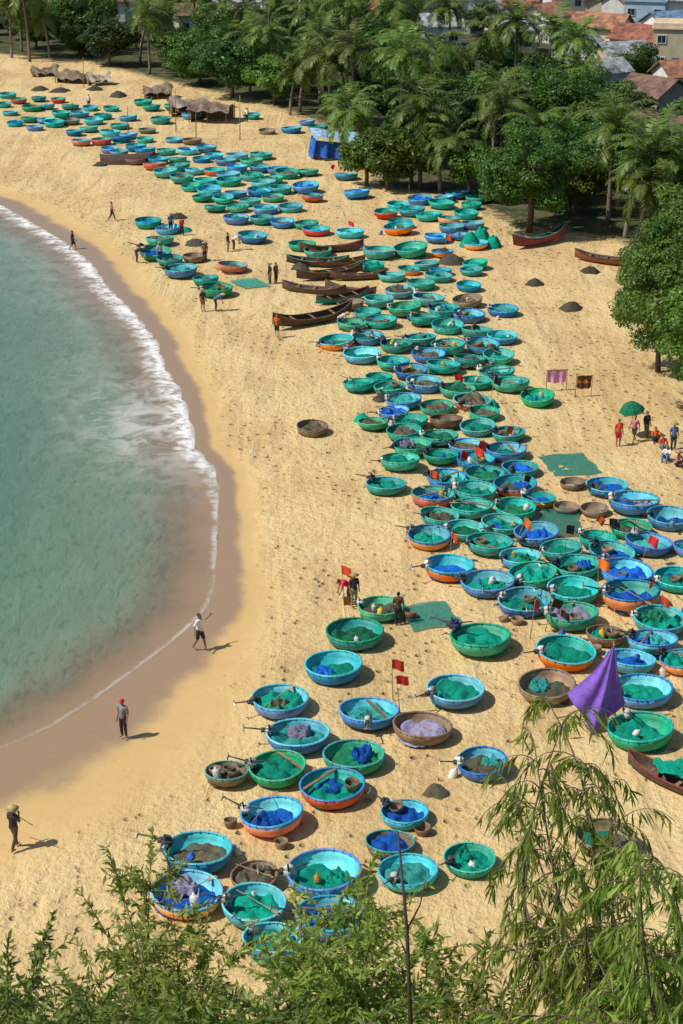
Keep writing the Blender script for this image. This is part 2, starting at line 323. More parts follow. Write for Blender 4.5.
boats='''197 857 72 B w;190 889 74 O b;255 876 48 W w;253 903 66 C g;270 937 62 B g;325 878 74 B g;330 913 72 B b;408 869 60 C c;470 856 54 G g;390 841 50 W b;405 811 48 C b;273 816 66 O b;
227 770 44 W w;278 767 58 G g;333 787 66 R g;354 756 62 G d;298 735 64 B c;280 700 58 B g;369 712 60 B c;421 727 60 W l;455 690 60 B g;334 667 58 B g;355 633 58 T d;381 606 48 G w;481 640 62 G g;483 762 54 B w;
547 685 60 W w;565 652 60 Y g;632 658 50 C b;642 690 62 B g;641 732 66 G g;606 632 40 W g;570 615 54 G l;626 599 62 Y b;526 602 54 B g;484 581 54 B g;453 569 50 O b;549 576 48 T g;583 588 52 T g;624 575 52 B b;
578 566 46 T d;616 555 50 T b;655 611 52 T g;682 613 44 B g;655 635 50 C b;679 657 44 Y g;674 577 46 T w;605 836 60 W g;434 535 46 O g;496 546 50 T g;516 556 44 B w;533 532 48 B b;493 522 44 T g;445 517 42 T w;
470 524 42 T d;480 507 44 T g;507 509 44 T d;440 495 46 R b;471 491 46 T g;386 484 44 T g;510 485 46 R w;455 477 42 B g;489 473 42 T d;515 468 40 T b;400 460 42 T g;470 462 42 B c;498 450 44 B g;423 445 42 G d;
607 485 44 B b;631 504 56 B b;665 516 46 B b;573 480 28 W w;563 501 28 W w;589 504 30 W w;538 396 38 G g;655 543 50 B c;675 545 40 B g;312 426 34 W w;405 430 38 T w;440 438 40 T d;470 445 40 B w;448 455 38 T g;
420 420 36 T w;448 421 36 W w;475 425 38 T g;500 430 36 T w;470 399 40 Y w;508 383 40 G g;497 372 38 T g;404 400 38 B c;437 405 36 T w;452 388 38 T d;432 385 40 B w;392 386 34 T g;378 376 30 T w;410 370 36 B w;
475 382 34 T w;394 362 36 T g;443 365 36 T g;430 353 36 B w;362 354 40 B g;337 341 38 Y g;368 337 34 B w;397 344 36 T d;420 338 34 T g;448 346 36 T g;470 359 34 T w;482 344 36 B w;498 355 34 T g;478 330 34 T g;
500 335 32 B g;405 308 36 G g;380 320 34 T w;352 323 32 G d;428 298 34 T w;446 309 34 T g;466 314 34 B w;448 325 34 T d;468 300 32 W w;503 309 34 B c;425 318 34 T w;421 283 32 T g;400 290 32 B w;438 275 30 T d;
375 300 32 T g;392 275 30 T w;368 312 30 T w;355 302 30 W w;232 266 32 R w;216 289 36 G d;181 270 36 B c;155 252 34 G b;160 239 30 T w;148 222 30 T b;252 236 32 B g;236 218 28 B g;268 219 26 T w;270 208 28 B g;286 207 26 C g;
285 221 26 B w;316 229 30 R b;350 232 30 C g;302 244 30 G b;318 250 30 T w;380 252 34 T w;410 250 36 G g;370 264 30 T g;399 228 32 Y w;438 236 28 B b;452 227 28 B g;430 215 28 T g;412 210 28 C g;386 212 26 R w;
420 199 26 B b;441 203 28 T d;466 213 26 T g;458 193 26 B g;477 197 24 T w;400 222 26 T w;472 224 26 B w;398 204 24 T d;215 206 24 T g;220 197 24 T d;238 206 24 G g;255 191 26 B g;264 183 26 T g;228 181 26 T b;300 187 28 B b;
288 172 24 T w;357 193 28 B b;346 175 24 B w;250 200 24 T w;273 196 24 G w;284 188 24 T g;242 192 24 B w;206 196 22 T w;312 196 24 R w;305 171 22 T w;172 258 28 T w;192 256 26 W w;168 228 26 B w;206 278 28 T w;298 222 26 T w;600 540 40 T w;635 530 44 G w'''
BL=[]
for it in boats.replace('\n','').split(';'):
    q=it.split(); k_=.95 if 190<float(q[1])<560 else 1.0; BL.append((float(q[0]),float(q[1]),float(q[2])*k_,q[3],q[4]))
far='''8 95;10 112;17 122;35 126;45 118;30 108;20 100;48 105;60 112;70 105;80 112;68 120;75 130;88 128;95 120;102 115;85 140;98 140;110 132;118 125;122 138;108 148;120 152;135 145;130 135;145 138;150 150;140 158;155 164;165 150;166 172;172 158;180 165;185 150;182 178;195 170;192 185;200 158;205 180;208 190;215 170;225 160;240 167;252 160;262 154;235 155;215 155;250 175;270 178;272 168;190 140;175 138;141 102;151 106;171 106;181 110;192 114;253 115;268 130;290 128;306 120;318 126;110 108;130 118;55 122;40 98;92 106;28 118;160 158;232 174;2 104;60 99;146 128;160 120;205 148;262 168'''
for it in far.replace('\n','').split(';'):
    x,y=map(float,it.split()); BL.append((x+random.uniform(-2,2),y+random.uniform(-1,1),(y+210)*.058*random.uniform(.85,1.12),random.choice('TTBBGCBTBTRW'),random.choice('ggdwbgc')))
def inside(x,y):
    if 530<y<650: return 500+(y-530)*.6<x<700
    if 435<=y<=530: return 405<x<555 or (x>590 and y>490)
    if 290<y<435: return 350<x<515
    return 395<x<480 and 195<y<=290
POS=[];
for q in BL:
    p,s=G(q[0],q[1],.5); POS.append([p.x,p.y,q[2]/s/2,q])
ex=0
for k in range(9000):
    if ex>=18: break
    x,y=random.uniform(350,700),random.uniform(195,650)
    if not inside(x,y): continue
    w=(y+200)*.058*random.uniform(.85,1.0); p,s=G(x,y,.5)
    if any(math.hypot(p.x-c[0],p.y-c[1])<(c[2]+w/s/2)*.9 for c in POS): continue
    POS.append([p.x,p.y,w/s/2,(x,y,w,random.choice('TTTGBBRSOYY'),random.choice('ggdwbgcl'))]); ex+=1
# push overlapping boats apart so each one stands on its own sand
A_=np.array([[a[0],a[1],a[2]] for a in POS])
for itn in range(60):
    dx=A_[:,None,0]-A_[None,:,0]; dy=A_[:,None,1]-A_[None,:,1]; ds=np.hypot(dx,dy)+1e-6; mn=(A_[:,None,2]+A_[None,:,2])*1.02
    ov=np.where(ds<mn,(mn-ds)*.25,0); np.fill_diagonal(ov,0); A_[:,0]+=(ov*dx/ds).sum(1); A_[:,1]+=(ov*dy/ds).sum(1)
M_navy=mat('faded_navy',(.03,.05,.12))
spots=[]
for i_,(_,_,R,q) in enumerate(POS):
    x,y,w,hc,ic=q; p=Vector((A_[i_,0],A_[i_,1],0)); near=w>=31
    if ic=='w' and hc in 'TGB' and random.random()<.35: ic='g'
    ang=random.uniform(0,6.28); tx,ty=random.gauss(0,.05),random.gauss(0,.05)
    p.z=0.0+R*.9*max(abs(tx),abs(ty))*.3-.02
    rot=(tx,ty,ang); scl=(R,R*random.uniform(.93,1.02),R*random.uniform(.93,1.12))
    rimc={'T':'TTGC','G':'GTT','B':'BCBC','C':'CB','R':'RTB','O':'BC','S':'TG','W':'WWT','Y':'BTC'}[hc]; rimc=P[random.choice(rimc)]
    if near:
        root=ob('basket_boat',None,p,rot,scl,label='round %s basket boat holding %s net on sand'%(PN[hc],NN[ic]),cat='basket boat',group='basket boats on the beach')
        root.empty_display_size=.3
        ob('hull',ME_hull,parent=root,mats=[P[hc],INN[hc]]); ob('rim',ME_rim,parent=root,mats=[rimc])
        if random.random()<.2 and hc!='W': ob('thwart',random.choice(THW),rot=(0,0,random.uniform(0,3.1)),parent=root)
        if random.random()<.85 and hc!='W':
            a=math.pi+random.gauss(0,.6)-ang; 
            e=ob('motor',ME_eng,(.9*math.cos(a),.9*math.sin(a),-.15),(0,random.uniform(-.1,.12),a+random.uniform(-.5,.5)),random.uniform(1.3,1.65),parent=root,mats=[random.choice([M_white,M_white,M_grey,M_dark,M_navy]),M_dark])
            if w>44: ob('propeller',ME_prop,parent=e)
    else:
        ob('basket_boat',ME_far,p,rot,scl,label='round %s basket boat on dry beach sand'%PN[hc],cat='basket boat',group='basket boats on the beach',mats=[P[hc],INN[hc],rimc])
    if hc!='W' or w>30:
        fz=random.uniform(.75,1.15)
        ob('fishing_net',random.choice(nets),p+Vector((0,0,.01)),(tx,ty,random.uniform(0,6.28)),(R*.97,R*.9,R*fz),label='%s fishing net heaped in a basket boat'%NN[ic],cat='fishing net',group='nets heaped in boats',mats=[N[ic]])
        if w>38 and random.random()<.45:
            ic2=random.choice('gbwcdl'); a=random.uniform(0,6.28)
            ob('fishing_net',random.choice(nets),p+Vector((.35*R*math.cos(a),.35*R*math.sin(a),.07*R)),(tx,ty,random.uniform(0,6.28)),(R*.47,R*.38,R*1.0),label='small %s net bundle inside a basket boat'%NN[ic2],cat='fishing net',group='nets heaped in boats',mats=[N[ic2]])
    if near and random.random()<.25:
        ob('oar',ME_oar,p+Vector((random.uniform(-.4,.4),random.uniform(-.4,.4),.54*R)),(0,random.uniform(-.12,.12),random.uniform(0,6.28)),R*.85,label='wooden oar laid across a basket boat',cat='oar',group='oars')
    spots.append((p,R,w,y))
# ------------------------------------------------------------ small clutter
b=MB(); b.lathe([(0,0),(.15,0),(.16,.02),(.16,.3),(.13,.36),(.05,.4),(.05,.45),(0,.45)],14); b.tube([(-.1,0,.38),(-.06,0,.47),(.04,0,.47)],.015,6); ME_can=b.mesh('plastic_can',[M_white])
b=MB(); b.lathe([(0,0),(.2,0),(.27,.2),(.3,.36),(.28,.36),(.25,.2),(.18,.03),(0,.03)],16); ME_bkt=b.mesh('fish_basket',[P['W']])
b=MB(); b.tube([(0,0,0),(.05,0,1.9)],[.02,.012],6); ME_pole=b.mesh('flag_pole',[M_bam])
b=MB(); v=[];f=[]
for i in range(7):
    for j in range(5):
        u=i/6; w=j/4; v.append((.05+.5*u,.09*math.sin(u*6+w)*u,1.85-.42*w-.12*u*u-.1*u*w))
for i in range(6):
    for j in range(4): f.append((i*5+j,i*5+j+1,i*5+j+6,i*5+j+5))
b.add(v,f); ME_flag=b.mesh('flag_cloth',[P['R']])
M_fr=mat('red_cloth',(.7,.04,.02)); M_fo=mat('orange_cloth',(.8,.16,.02)); M_fb=mat('black_cloth',(.03,.03,.03)); M_yel=mat('yellow_plastic',(.6,.4,.05)); M_bl=mat('blue_plastic',(.03,.15,.5))
def flag(p,m,s=1,r=None):
    e=ob('marker_flag',None,p,(random.gauss(0,.15),random.gauss(0,.15),random.uniform(-1,1) if r is None else r),s,label='small %s flag on a bamboo pole'%{M_fr.name:'red',M_fo.name:'orange',M_fb.name:'black'}.get(m.name,'coloured'),cat='flag',group='marker flags')
    ob('pole',ME_pole,parent=e); ob('cloth',ME_flag,parent=e,mats=[m])
for (x,y) in [(348,630),(400,712),(393,700),(565,560),(586,540),(640,570),(455,480),(530,640),(545,632),(480,480),(470,470),(515,548),(345,604),(660,625),(500,455),(610,548),(445,258),(410,205),(325,180),(490,405),(560,640),(598,598),(450,560),(645,610),(430,500),(520,500),(350,240),(460,400)]:
    flag(G(x,y)[0],random.choice([M_fr,M_fo,M_fr,M_fr,M_fb]),random.uniform(.8,1.1))
for k in range(130):
    p,R,w,y=random.choice([q for q in spots if q[2]>29]); a=random.uniform(0,6.28)
    inb=random.random()<.55
    r=random.uniform(.2,.6)*R if inb else R*random.uniform(1.15,1.35)
    q=Vector((p.x+r*math.cos(a),p.y+r*math.sin(a),.26*R if inb else 0))
    if not inb and min((q.xy-z[0].xy).length-z[1] for z in spots)<.1: continue
    if random.random()<.6:
        mm,cn=random.choice([(M_white,'white'),(M_bl,'blue'),(M_yel,'yellow'),(M_white,'white')])
        ob('plastic_can',ME_can,q,(random.gauss(0,.3),random.gauss(0,.3),a),random.uniform(.7,1.05),label='%s plastic can %s'%(cn,'inside a basket boat' if inb else 'standing on the sand'),cat='plastic can',group='plastic cans',mats=[mm])
    else: ob('fish_basket',ME_bkt,q,(random.gauss(0,.2),0,a),random.uniform(.8,1.1),label='brown woven fish basket among the boats',cat='basket',group='fish baskets')
# ground nets
def ground_net(px,py,w,l,m,lab,rot=0):
    p,_=G(px,py); nx,ny=22,16; v=[];f=[]
    for i in range(nx):
        for j in range(ny):
            x=(i/(nx-1)-.5)*w; y=(j/(ny-1)-.5)*l; q=noise.noise(Vector((x*1.3+px,y*1.3,0)))
            v.append((x+.25*q,y+.3*noise.noise(Vector((x,y,px))),.09+.06*abs(q)+.03*noise.noise(Vector((x*4,y*4,0)))))
    for i in range(nx-1):
        for j in range(ny-1): f.append((i*ny+j,(i+1)*ny+j,(i+1)*ny+j+1,i*ny+j+1))
    b=MB(); b.add(v,f); ob('spread_net',b.mesh('spread_net',[m]),p,(0,0,rot),label=lab,cat='fishing net')
ground_net(569,466,2.8,3.6,N_flat,'pale green fishing net spread on sand to dry',.2)
ground_net(560,523,2.1,3.8,N_flat,'teal fishing net spread on the sand',-.1)
ground_net(430,617,2.4,2.8,N_flat,'green fishing net spread beside a teal boat',.2)
ground_net(250,284,2.2,3,N_flat,'green net laid on the sand',.5)
def heap(px,py,r,h,m,lab,name='net_heap'):
    p,_=G(px,py); b=MB(); nr,na=9,22; v=[(0,0,h)]
    for i in range(1,nr+1):
        q=i/nr
        for j in range(na):
            a=6.283*j/na; w=1+.3*noise.noise(Vector((math.cos(a)*1.5+px,math.sin(a)*1.5,0)))
            v.append((r*q*w*math.cos(a),r*q*w*math.sin(a),-.05+h*(1-q**1.8)+.22*h*noise.noise(Vector((q*4*math.cos(a)+px,q*4*math.sin(a),3)))))
    f=[(0,1+j,1+(j+1)%na) for j in range(na)]
    for i in range(nr-1):
        for j in range(na): o=1+i*na; f.append((o+j,o+na+j,o+na+(j+1)%na,o+(j+1)%na))
    b.add(v,f); ob(name,b.mesh(name,[m]),p,label=lab,cat='net heap')
M_dk=netmat('dark_heap',(.08,.065,.045),(.03,.06,.05))
for x,y,r,h in [(535,284,.7,.5),(571,309,.95,.6),(452,262,1.2,.7),(444,254,.7,.6),(590,272,.9,.5),(380,400,.5,.4),(178,218,1.0,.5),(196,244,1.1,.5),(160,228,.9,.5),(300,268,.8,.5),(60,92,1.6,.6),(95,90,1.2,.6),(40,90,1.2,.6),(118,96,1.2,.7)]: heap(x,y,r,h,M_dk,'dark heap of old net on the sand')
for x,y,r,h in [(362,421,.55,.55),(492,408,.5,.6),(470,246,.9,1.3),(493,247,.8,1.1),(481,240,.8,1.2),(185,232,.8,.5)]: heap(x,y,r,h,N['g'],'teal green net piled on the sand')
heap(436,795,.6,.5,N['w'],'grey brown net bundle beside the boats')
heap(100,166,.8,.5,M_dk,'dark heap of old net on the sand')
# ------------------------------------------------------------ long wooden boats
def longboat(L,W,h,rise):
    b=MB(); ns,nc=21,9; rows=[]
    def sec(u,ins):
        hw=W*(max(0,1-abs(u)**2.4))**.75-ins*.05; hw=max(hw,.02); top=h+rise*abs(u)**2.6; bot=rise*.55*abs(u)**3.2+(.07 if ins else 0)
        r=[]
        for k in range(nc):
            a=math.pi*k/(nc-1); cx=-math.cos(a); s_=math.sin(a)**.7
            r.append((u*L/2*(1-.02*ins),hw*cx,top-(top-bot)*s_))
        return r
    for ins in (0,1):
        v=[];
        for i in range(ns): v+=sec(-1+2*i/(ns-1),ins)
        f=[(i*nc+k,(i+1)*nc+k,(i+1)*nc+k+1,i*nc+k+1) for i in range(ns-1) for k in range(nc-1)]
        if ins: f=[tuple(reversed(q)) for q in f]
        b.add(v,f,ins)
    hull=b.mesh('long_hull',[M_redb,M_brn]); g=MB()
    for sd in(0,nc-1):
        g.tube([sec(-1+2*i/20,0)[sd] for i in range(21)],.045,6)
    th=[]
    for u in(-.5,0,.5):
        m=MB(); hw=W*(1-abs(u)**2.4)**.75; m.box((u*L/2,0,h-.06+rise*abs(u)**2.6),(.12,hw*.97,.02)); th.append(m.mesh('seat',[M_wood],False))
    return hull,g.mesh('gunwale',[M_redb]),th
LB=[longboat(7.0,.7,.65,.6),longboat(8.5,.72,.75,1.0),longboat(7.5,1.3,1.2,-.5)]
def lboat(px,py,k,rot,m1,m2,lab,s=1,tilt=0):
    p,_=G(px,py,.3); p.z=.0+.3*abs(tilt); h,g,th=LB[k]
    if k==2: tilt=math.pi; p.z=1.15*s
    e=ob('wooden_boat',None,p,(tilt,0,rot),s,label=lab,cat='wooden boat',group='long wooden boats')
    ob('hull',h,parent=e,mats=[m1,M_brn]); ob('gunwale',g,parent=e,mats=[m2])
    if k!=2:
        for q in th: ob('seat',q,parent=e)
for a in [(332,249,0,.2,M_brn,M_redb,'long brown wooden boat with red gunwale on sand',.8),(318,262,0,-.05,M_brn,P['T'],'long brown wooden boat with teal gunwale on sand',.75),(330,274,0,.45,M_brn,M_wood,'long dark wooden boat with weathered gunwale',.85),
          (314,290,0,-.3,M_brn,M_wood,'long dull brown wooden boat on sand',.75),(342,298,0,.6,P['T'],M_redb,'long teal wooden boat with red gunwale',.7),(312,320,1,.55,M_brn,M_wood,'long dark wooden boat with raised prow on sand',.8),
          (358,276,0,.1,M_brn,M_wood,'long dark wooden boat among others on sand',.65),(341,262,0,.3,M_redb,M_wood,'dull red wooden boat among others on sand',.6),(350,290,0,-.5,M_brn,M_wood,'long dark wooden boat lying askew on sand',.65),
          (541,241,1,.75,M_redb,P['T'],'red wooden boat with teal gunwale under a broad tree',.82),(606,260,0,-.5,M_redb,M_brn,'dull red wooden boat on sand near trees',.8),(682,784,0,-.75,M_brn,M_redb,'red wooden boat holding teal nets on sand',.72),
          (128,160,2,.3,M_brn,M_wood,'dark brown wooden boat lying upturned on sand',.8)]:
    lboat(*a,tilt=random.uniform(-.2,.2))
for x,y in [(682,782)]:
    p,_=G(x,y,.3); ob('fishing_net',nets[9],p+Vector((0,0,.1)),(0,0,-.75),(1.5,.48,1.3),label='teal fishing net heaped in red wooden boat',cat='fishing net',mats=[N['g']])
# ------------------------------------------------------------ people
BASE=dict(P=(0,0,.92),C=(0,0,1.26),N=(0,0,1.43),H=(0,-.015,1.575),sL=(.17,0,1.375),sR=(-.17,0,1.375),eL=(.23,.02,1.1),eR=(-.23,.02,1.1),wL=(.24,-.07,.86),wR=(-.24,-.07,.86),
          hL=(.085,0,.9),hR=(-.085,0,.9),kL=(.1,-.02,.49),kR=(-.1,-.02,.49),aL=(.1,.02,.08),aR=(-.1,.02,.08))
POSE={'stand':{},'walk':dict(kL=(.09,-.17,.5),aL=(.09,-.28,.08),kR=(-.09,.04,.49),aR=(-.09,.3,.12),eL=(.22,.13,1.12),wL=(.23,.13,.88),eR=(-.22,-.1,1.12),wR=(-.22,-.27,.96)),
 'armsout':dict(kL=(.1,-.15,.5),aL=(.1,-.24,.08),kR=(-.1,.05,.49),aR=(-.12,.27,.12),eL=(.42,-.02,1.25),wL=(.6,-.12,1.38),eR=(-.36,.03,1.17),wR=(-.52,-.1,1.02)),
 'bend':dict(C=(0,-.27,1.13),N=(0,-.42,1.2),H=(0,-.56,1.2),sL=(.17,-.37,1.16),sR=(-.17,-.37,1.16),eL=(.2,-.42,.9),eR=(-.2,-.42,.9),wL=(.15,-.5,.68),wR=(-.15,-.5,.68),P=(0,.05,.9),hL=(.085,.05,.88),hR=(-.085,.05,.88)),
 'sit':dict(P=(0,0,.16),C=(0,-.02,.5),N=(0,-.05,.67),H=(0,-.08,.81),sL=(.17,-.03,.61),sR=(-.17,-.03,.61),eL=(.26,-.22,.44),eR=(-.26,-.22,.44),wL=(.14,-.38,.5),wR=(-.14,-.38,.5),hL=(.09,-.02,.14),hR=(-.09,-.02,.14),kL=(.14,-.38,.42),kR=(-.14,-.38,.42),aL=(.13,-.48,.08),aR=(-.13,-.48,.08)),
 'carry':dict(kL=(.09,-.15,.5),aL=(.09,-.22,.08),kR=(-.09,.04,.49),aR=(-.09,.25,.11),eL=(.24,-.05,1.14),wL=(.16,-.25,1.25),eR=(-.3,0,1.2),wR=(-.2,-.1,1.4))}
def remesh(name,mb,vox,mats,sm=2):
    me=mb.mesh('tmp',mats); o=bpy.data.objects.new('tmp',me); COL.objects.link(o)
    r=o.modifiers.new('r','REMESH'); r.mode='VOXEL'; r.voxel_size=vox; r.use_smooth_shade=True
    s_=o.modifiers.new('s','SMOOTH'); s_.iterations=sm; s_.factor=.5
    bpy.context.view_layer.update(); dg=bpy.context.evaluated_depsgraph_get()
    nm=bpy.data.meshes.new_from_object(o.evaluated_get(dg)); nm.name=name; bpy.data.objects.remove(o)
    nm.materials.clear(); 
    for q in mats: nm.materials.append(q)
    return nm
PM={}
for pn,ov in POSE.items():
    J={k:Vector(v) for k,v in {**BASE,**ov}.items()}
    b=MB(); fl=(J['N']-J['C']).normalized()
    b.cap(J['P'],J['P'].lerp(J['C'],.5),.125,.12); b.cap(J['P'].lerp(J['C'],.5),J['C'],.12,.135); b.cap(J['sL'].lerp(J['C'],.25),J['sR'].lerp(J['C'],.25),.085,.085)
    b.cap(J['C'],J['N'],.1,.055); b.cap(J['N'],J['H'],.055,.055)
    b.ell(J['H']+Vector((0,0,.02)),(.075,.092,.115)); b.cap(J['H']+Vector((0,-.09,.02)),J['H']+Vector((0,-.105,-.015)),.012,.016); b.cap(J['H']+Vector((-.02,-.088,-.045)),J['H']+Vector((.02,-.088,-.045)),.01,.01)
    b.cap(J['H']+Vector((0,-.05,-.08)),J['H']+Vector((0,-.06,-.075)),.035,.03)
    for s_ in 'LR':
        sg=1 if s_=='L' else -1
        b.ell(J['H']+Vector((sg*.077,.005,.01)),(.014,.022,.032)); b.ell(J['H']+Vector((sg*.03,-.075,.03)),(.014,.012,.009))
        b.cap(J['s'+s_],J['e'+s_],.052,.041); b.cap(J['e'+s_],J['w'+s_],.041,.028)
        dr=(J['w'+s_]-J['e'+s_]).normalized(); sd=dr.cross(Vector((sg,0.2,0))).normalized(); pl=J['w'+s_]+dr*.085
        b.cap(J['w'+s_],pl-sd*.015,.027,.026); b.cap(J['w'+s_]+sd*.01,pl+sd*.02,.024,.024); nn=dr.cross(sd)*(-sg)
        for i,l in enumerate((.07,.08,.074,.058)):
            a=pl+sd*(.033-.022*i); m_=a+dr*l*.5; b.cap(a,m_,.0105,.0095,8); b.cap(m_,m_+(dr+nn*.6).normalized()*l*.5,.0095,.008,8)
        a=J['w'+s_]+dr*.03+sd*.025; b.cap(a,a+(dr+sd*.9).normalized()*.055,.013,.011,8); a2=a+(dr+sd*.9).normalized()*.055; b.cap(a2,a2+(dr+sd*.3).normalized()*.03,.011,.009,8)
        b.cap(J['h'+s_],J['k'+s_],.085,.056); b.cap(J['k'+s_],J['a'+s_],.056,.036); b.cap(J['a'+s_]+Vector((0,.03,-.035)),J['a'+s_]+Vector((sg*.02,-.15,-.045)),.038,.03)
    body=remesh('person_body',b,.0085,[M_skin])
    b=MB(); b.cap(J['P']+Vector((0,0,.02)),J['P'].lerp(J['C'],.5),.155,.145); b.cap(J['P'].lerp(J['C'],.5),J['C'],.145,.155); b.cap(J['sL'].lerp(J['C'],.2),J['sR'].lerp(J['C'],.2),.1,.1)
    b.cap(J['C'],J['C'].lerp(J['N'],.75),.12,.075)
    for s_ in 'LR': b.cap(J['s'+s_],J['s'+s_].lerp(J['e'+s_],.75),.07,.064)
    shirt=remesh('shirt',b,.014,[M_white])
    b=MB(); b.cap(J['P']+Vector((-.04,0,-.02)),J['P']+Vector((.04,0,-.02)),.14,.14)
    b2=MB(); b2.cap(J['P']+Vector((-.04,0,-.02)),J['P']+Vector((.04,0,-.02)),.14,.14)
    for s_ in 'LR':
        b.cap(J['h'+s_],J['k'+s_],.105,.075); b2.cap(J['h'+s_],J['h'+s_].lerp(J['k'+s_],.85),.105,.09); b.cap(J['k'+s_],J['k'+s_].lerp(J['a'+s_],.88),.075,.056)
    tr=remesh('trousers',b,.014,[M_dark]); sh=remesh('shorts',b2,.014,[M_dark])
    b=MB(); b.ell(J['H']+Vector((0,.02,.045)),(.086,.095,.1)); hair=b.mesh('hair',[M_fb])
    b=MB(); c_=J['H']+Vector((0,0,.09)); b.lathe([(0,.1),(.12,.06),(.24,-.02),(.23,-.03),(.11,.04),(0,.08)],20); b.v=[(x+c_.x,y+c_.y,z+c_.z) for x,y,z in b.v]; hat=b.mesh('hat',[M_bam])
    b=MB(); b.ell(J['H']+Vector((0,.005,.07)),(.09,.105,.085)); b.ell(J['H']+Vector((0,-.12,.07)),(.07,.07,.012)); cap_=b.mesh('cap',[M_fr])
    PM[pn]=(body,shirt,tr,sh,hair,hat,cap_)
CL={'white':mat('white_cloth',(.7,.68,.66)),'red':mat('red_shirt',(.6,.03,.03)),'dark':mat('dark_cloth',(.03,.03,.04)),'blue':mat('blue_cloth',(.06,.12,.35)),'grey':mat('grey_cloth',(.25,.25,.27)),'pink':mat('pink_cloth',(.55,.2,.25)),'khaki':mat('khaki_cloth',(.25,.2,.12)),'brown':mat('brown_cloth',(.14,.08,.05)),'orange':M_fo}
def person(px,py,pose,top,bot,legs,head,rot,lab,z=0.0,s=1.0):
    p,_=G(px,py,z); p.z=z
    body,shirt,tr,sh,hair,hat,cap_=PM[pose]
    e=ob('person',body,p,(0,0,rot),s,label=lab,cat='person')
    ob('shirt',shirt,parent=e,mats=[CL[top]]); ob('trousers' if legs=='t' else 'shorts',tr if legs=='t' else sh,parent=e,mats=[CL[bot]])
    if head in('hair','cap'): ob('hair',hair,parent=e)
    if head=='hat': ob('hat',hat,parent=e)
    if head=='cap': ob('cap',cap_,parent=e)
    return e
D=math.radians
person(124,737,'stand','grey','dark','t','cap',D(-30),'person standing in grey shirt, dark trousers and red cap',0,1.03)
person(200,649,'armsout','white','dark','s','hair',D(60),'person walking with arms out, white shirt and dark shorts',-.05,1.05)
e=person(15,849,'carry','dark','brown','t','hat',D(150),'person walking in dark clothes and straw hat, holding a pole',0,1.05)
b=MB(); b.tube([(-.75,-.22,1.12),(0,-.13,1.4),(.85,-.1,1.42)],.018,6)
p,_=G(15,849); ob('carrying_pole',b.mesh('carrying_pole',[M_bam]),p,(0,0,D(150)),label='bamboo pole held on a walking person\'s shoulder',cat='pole')
person(354,606,'stand','dark','khaki','t','hat',D(20),'person standing in dark shirt and hat beside boats')
person(349,603,'bend','red','dark','t','hair',D(-70),'person in red shirt bending over beside boats')
person(398,625,'stand','brown','dark','t','hair',D(180),'person in brown shirt standing by a teal boat')
person(73,250,'walk','dark','dark','s','hair',D(90),'person in dark clothes wading at the foam edge',-.2)
person(112,220,'walk','pink','dark','t','hair',D(90),'person in pink shirt walking on sand')
person(137,262,'bend','dark','blue','t','hat',D(80),'person in dark shirt bending near boats')
person(171,232,'stand','blue','dark','t','hat',D(20),'person in blue shirt standing by boats')
person(182,236,'walk','red','dark','t','hair',D(200),'person in red shirt walking by boats')
person(160,262,'stand','white','dark','t','hat',D(40),'person in white shirt standing between boats')
person(203,311,'stand','dark','khaki','s','hat',D(30),'person in dark shirt standing by a green boat')
person(216,311,'bend','blue','dark','t','hat',D(100),'person in blue shirt bending by a green boat')
person(270,284,'stand','dark','brown','t','hat',D(-60),'person in dark clothes standing on sand')
person(276,283,'stand','brown','dark','t','hair',D(50),'person in brown shirt standing on sand')
person(277,337,'walk','orange','dark','s','hair',D(0),'person in orange shirt walking by a long boat')
person(234,250,'bend','white','dark','t','hat',D(80),'person in white shirt bending by a blue boat')
person(228,252,'stand','dark','grey','t','hair',D(80),'person in dark shirt standing by a blue boat')
person(618,446,'stand','red','red','s','hair',D(10),'person in red shirt and red shorts standing on sand')
person(634,442,'walk','pink','dark','s','hair',D(-40),'person in pink shirt walking near the trees')
person(646,438,'stand','dark','khaki','t','hair',D(30),'person in dark shirt standing under trees')
person(662,449,'sit','red','grey','t','hair',D(10),'person in red shirt sitting on sand under trees')
person(667,460,'sit','white','blue','t','hair',D(-30),'person in white shirt sitting on sand')
person(677,466,'sit','pink','dark','t','hat',D(40),'person in pink shirt sitting on sand')
person(655,441,'sit','orange','dark','t','hair',D(0),'person in orange shirt sitting under trees')
person(673,450,'stand','blue','dark','t','hat',D(0),'person in blue shirt standing under trees')
person(89,108,'stand','white','dark','t','hair',0,'person in white shirt standing near far boats')
person(247,122,'walk','white','dark','t','hat',0,'person in white shirt walking on the upper beach')
person(340,330,'bend','white','dark','t','hat',D(90),'person in white shirt bending beside boats')
person(205,262,'stand','brown','dark','t','hat',0,'person in brown shirt standing by a blue boat')
# ------------------------------------------------------------ umbrella, banners, purple cloth, tent
p,_=G(634,436); e=ob('beach_umbrella',None,p,(.1,-.15,0),label='green beach umbrella near trees',cat='umbrella')
b=MB(); b.tube([(0,0,0),(0,0,2.3)],.025,6); ob('pole',b.mesh('umbrella_pole',[M_bam]),parent=e)
b=MB(); b.lathe([(0.02,2.35),(.35,2.2),(.65,1.95),(.8,1.7),(.78,1.69),(.35,2.17),(0.02,2.3)],8); ob('canopy',b.mesh('umbrella_canopy',[N['d']],False),parent=e)
def cloth(fn,nu,nv,m,name,parent=None):
    v=[];f=[]
    for i in range(nu):
        for j in range(nv): v.append(fn(i/(nu-1),j/(nv-1)))
    for i in range(nu-1):
        for j in range(nv-1): f.append((i*nv+j,(i+1)*nv+j,(i+1)*nv+j+1,i*nv+j+1))
    b=MB(); b.add(v,f); return ob(name,b.mesh(name,[m]),parent=parent)
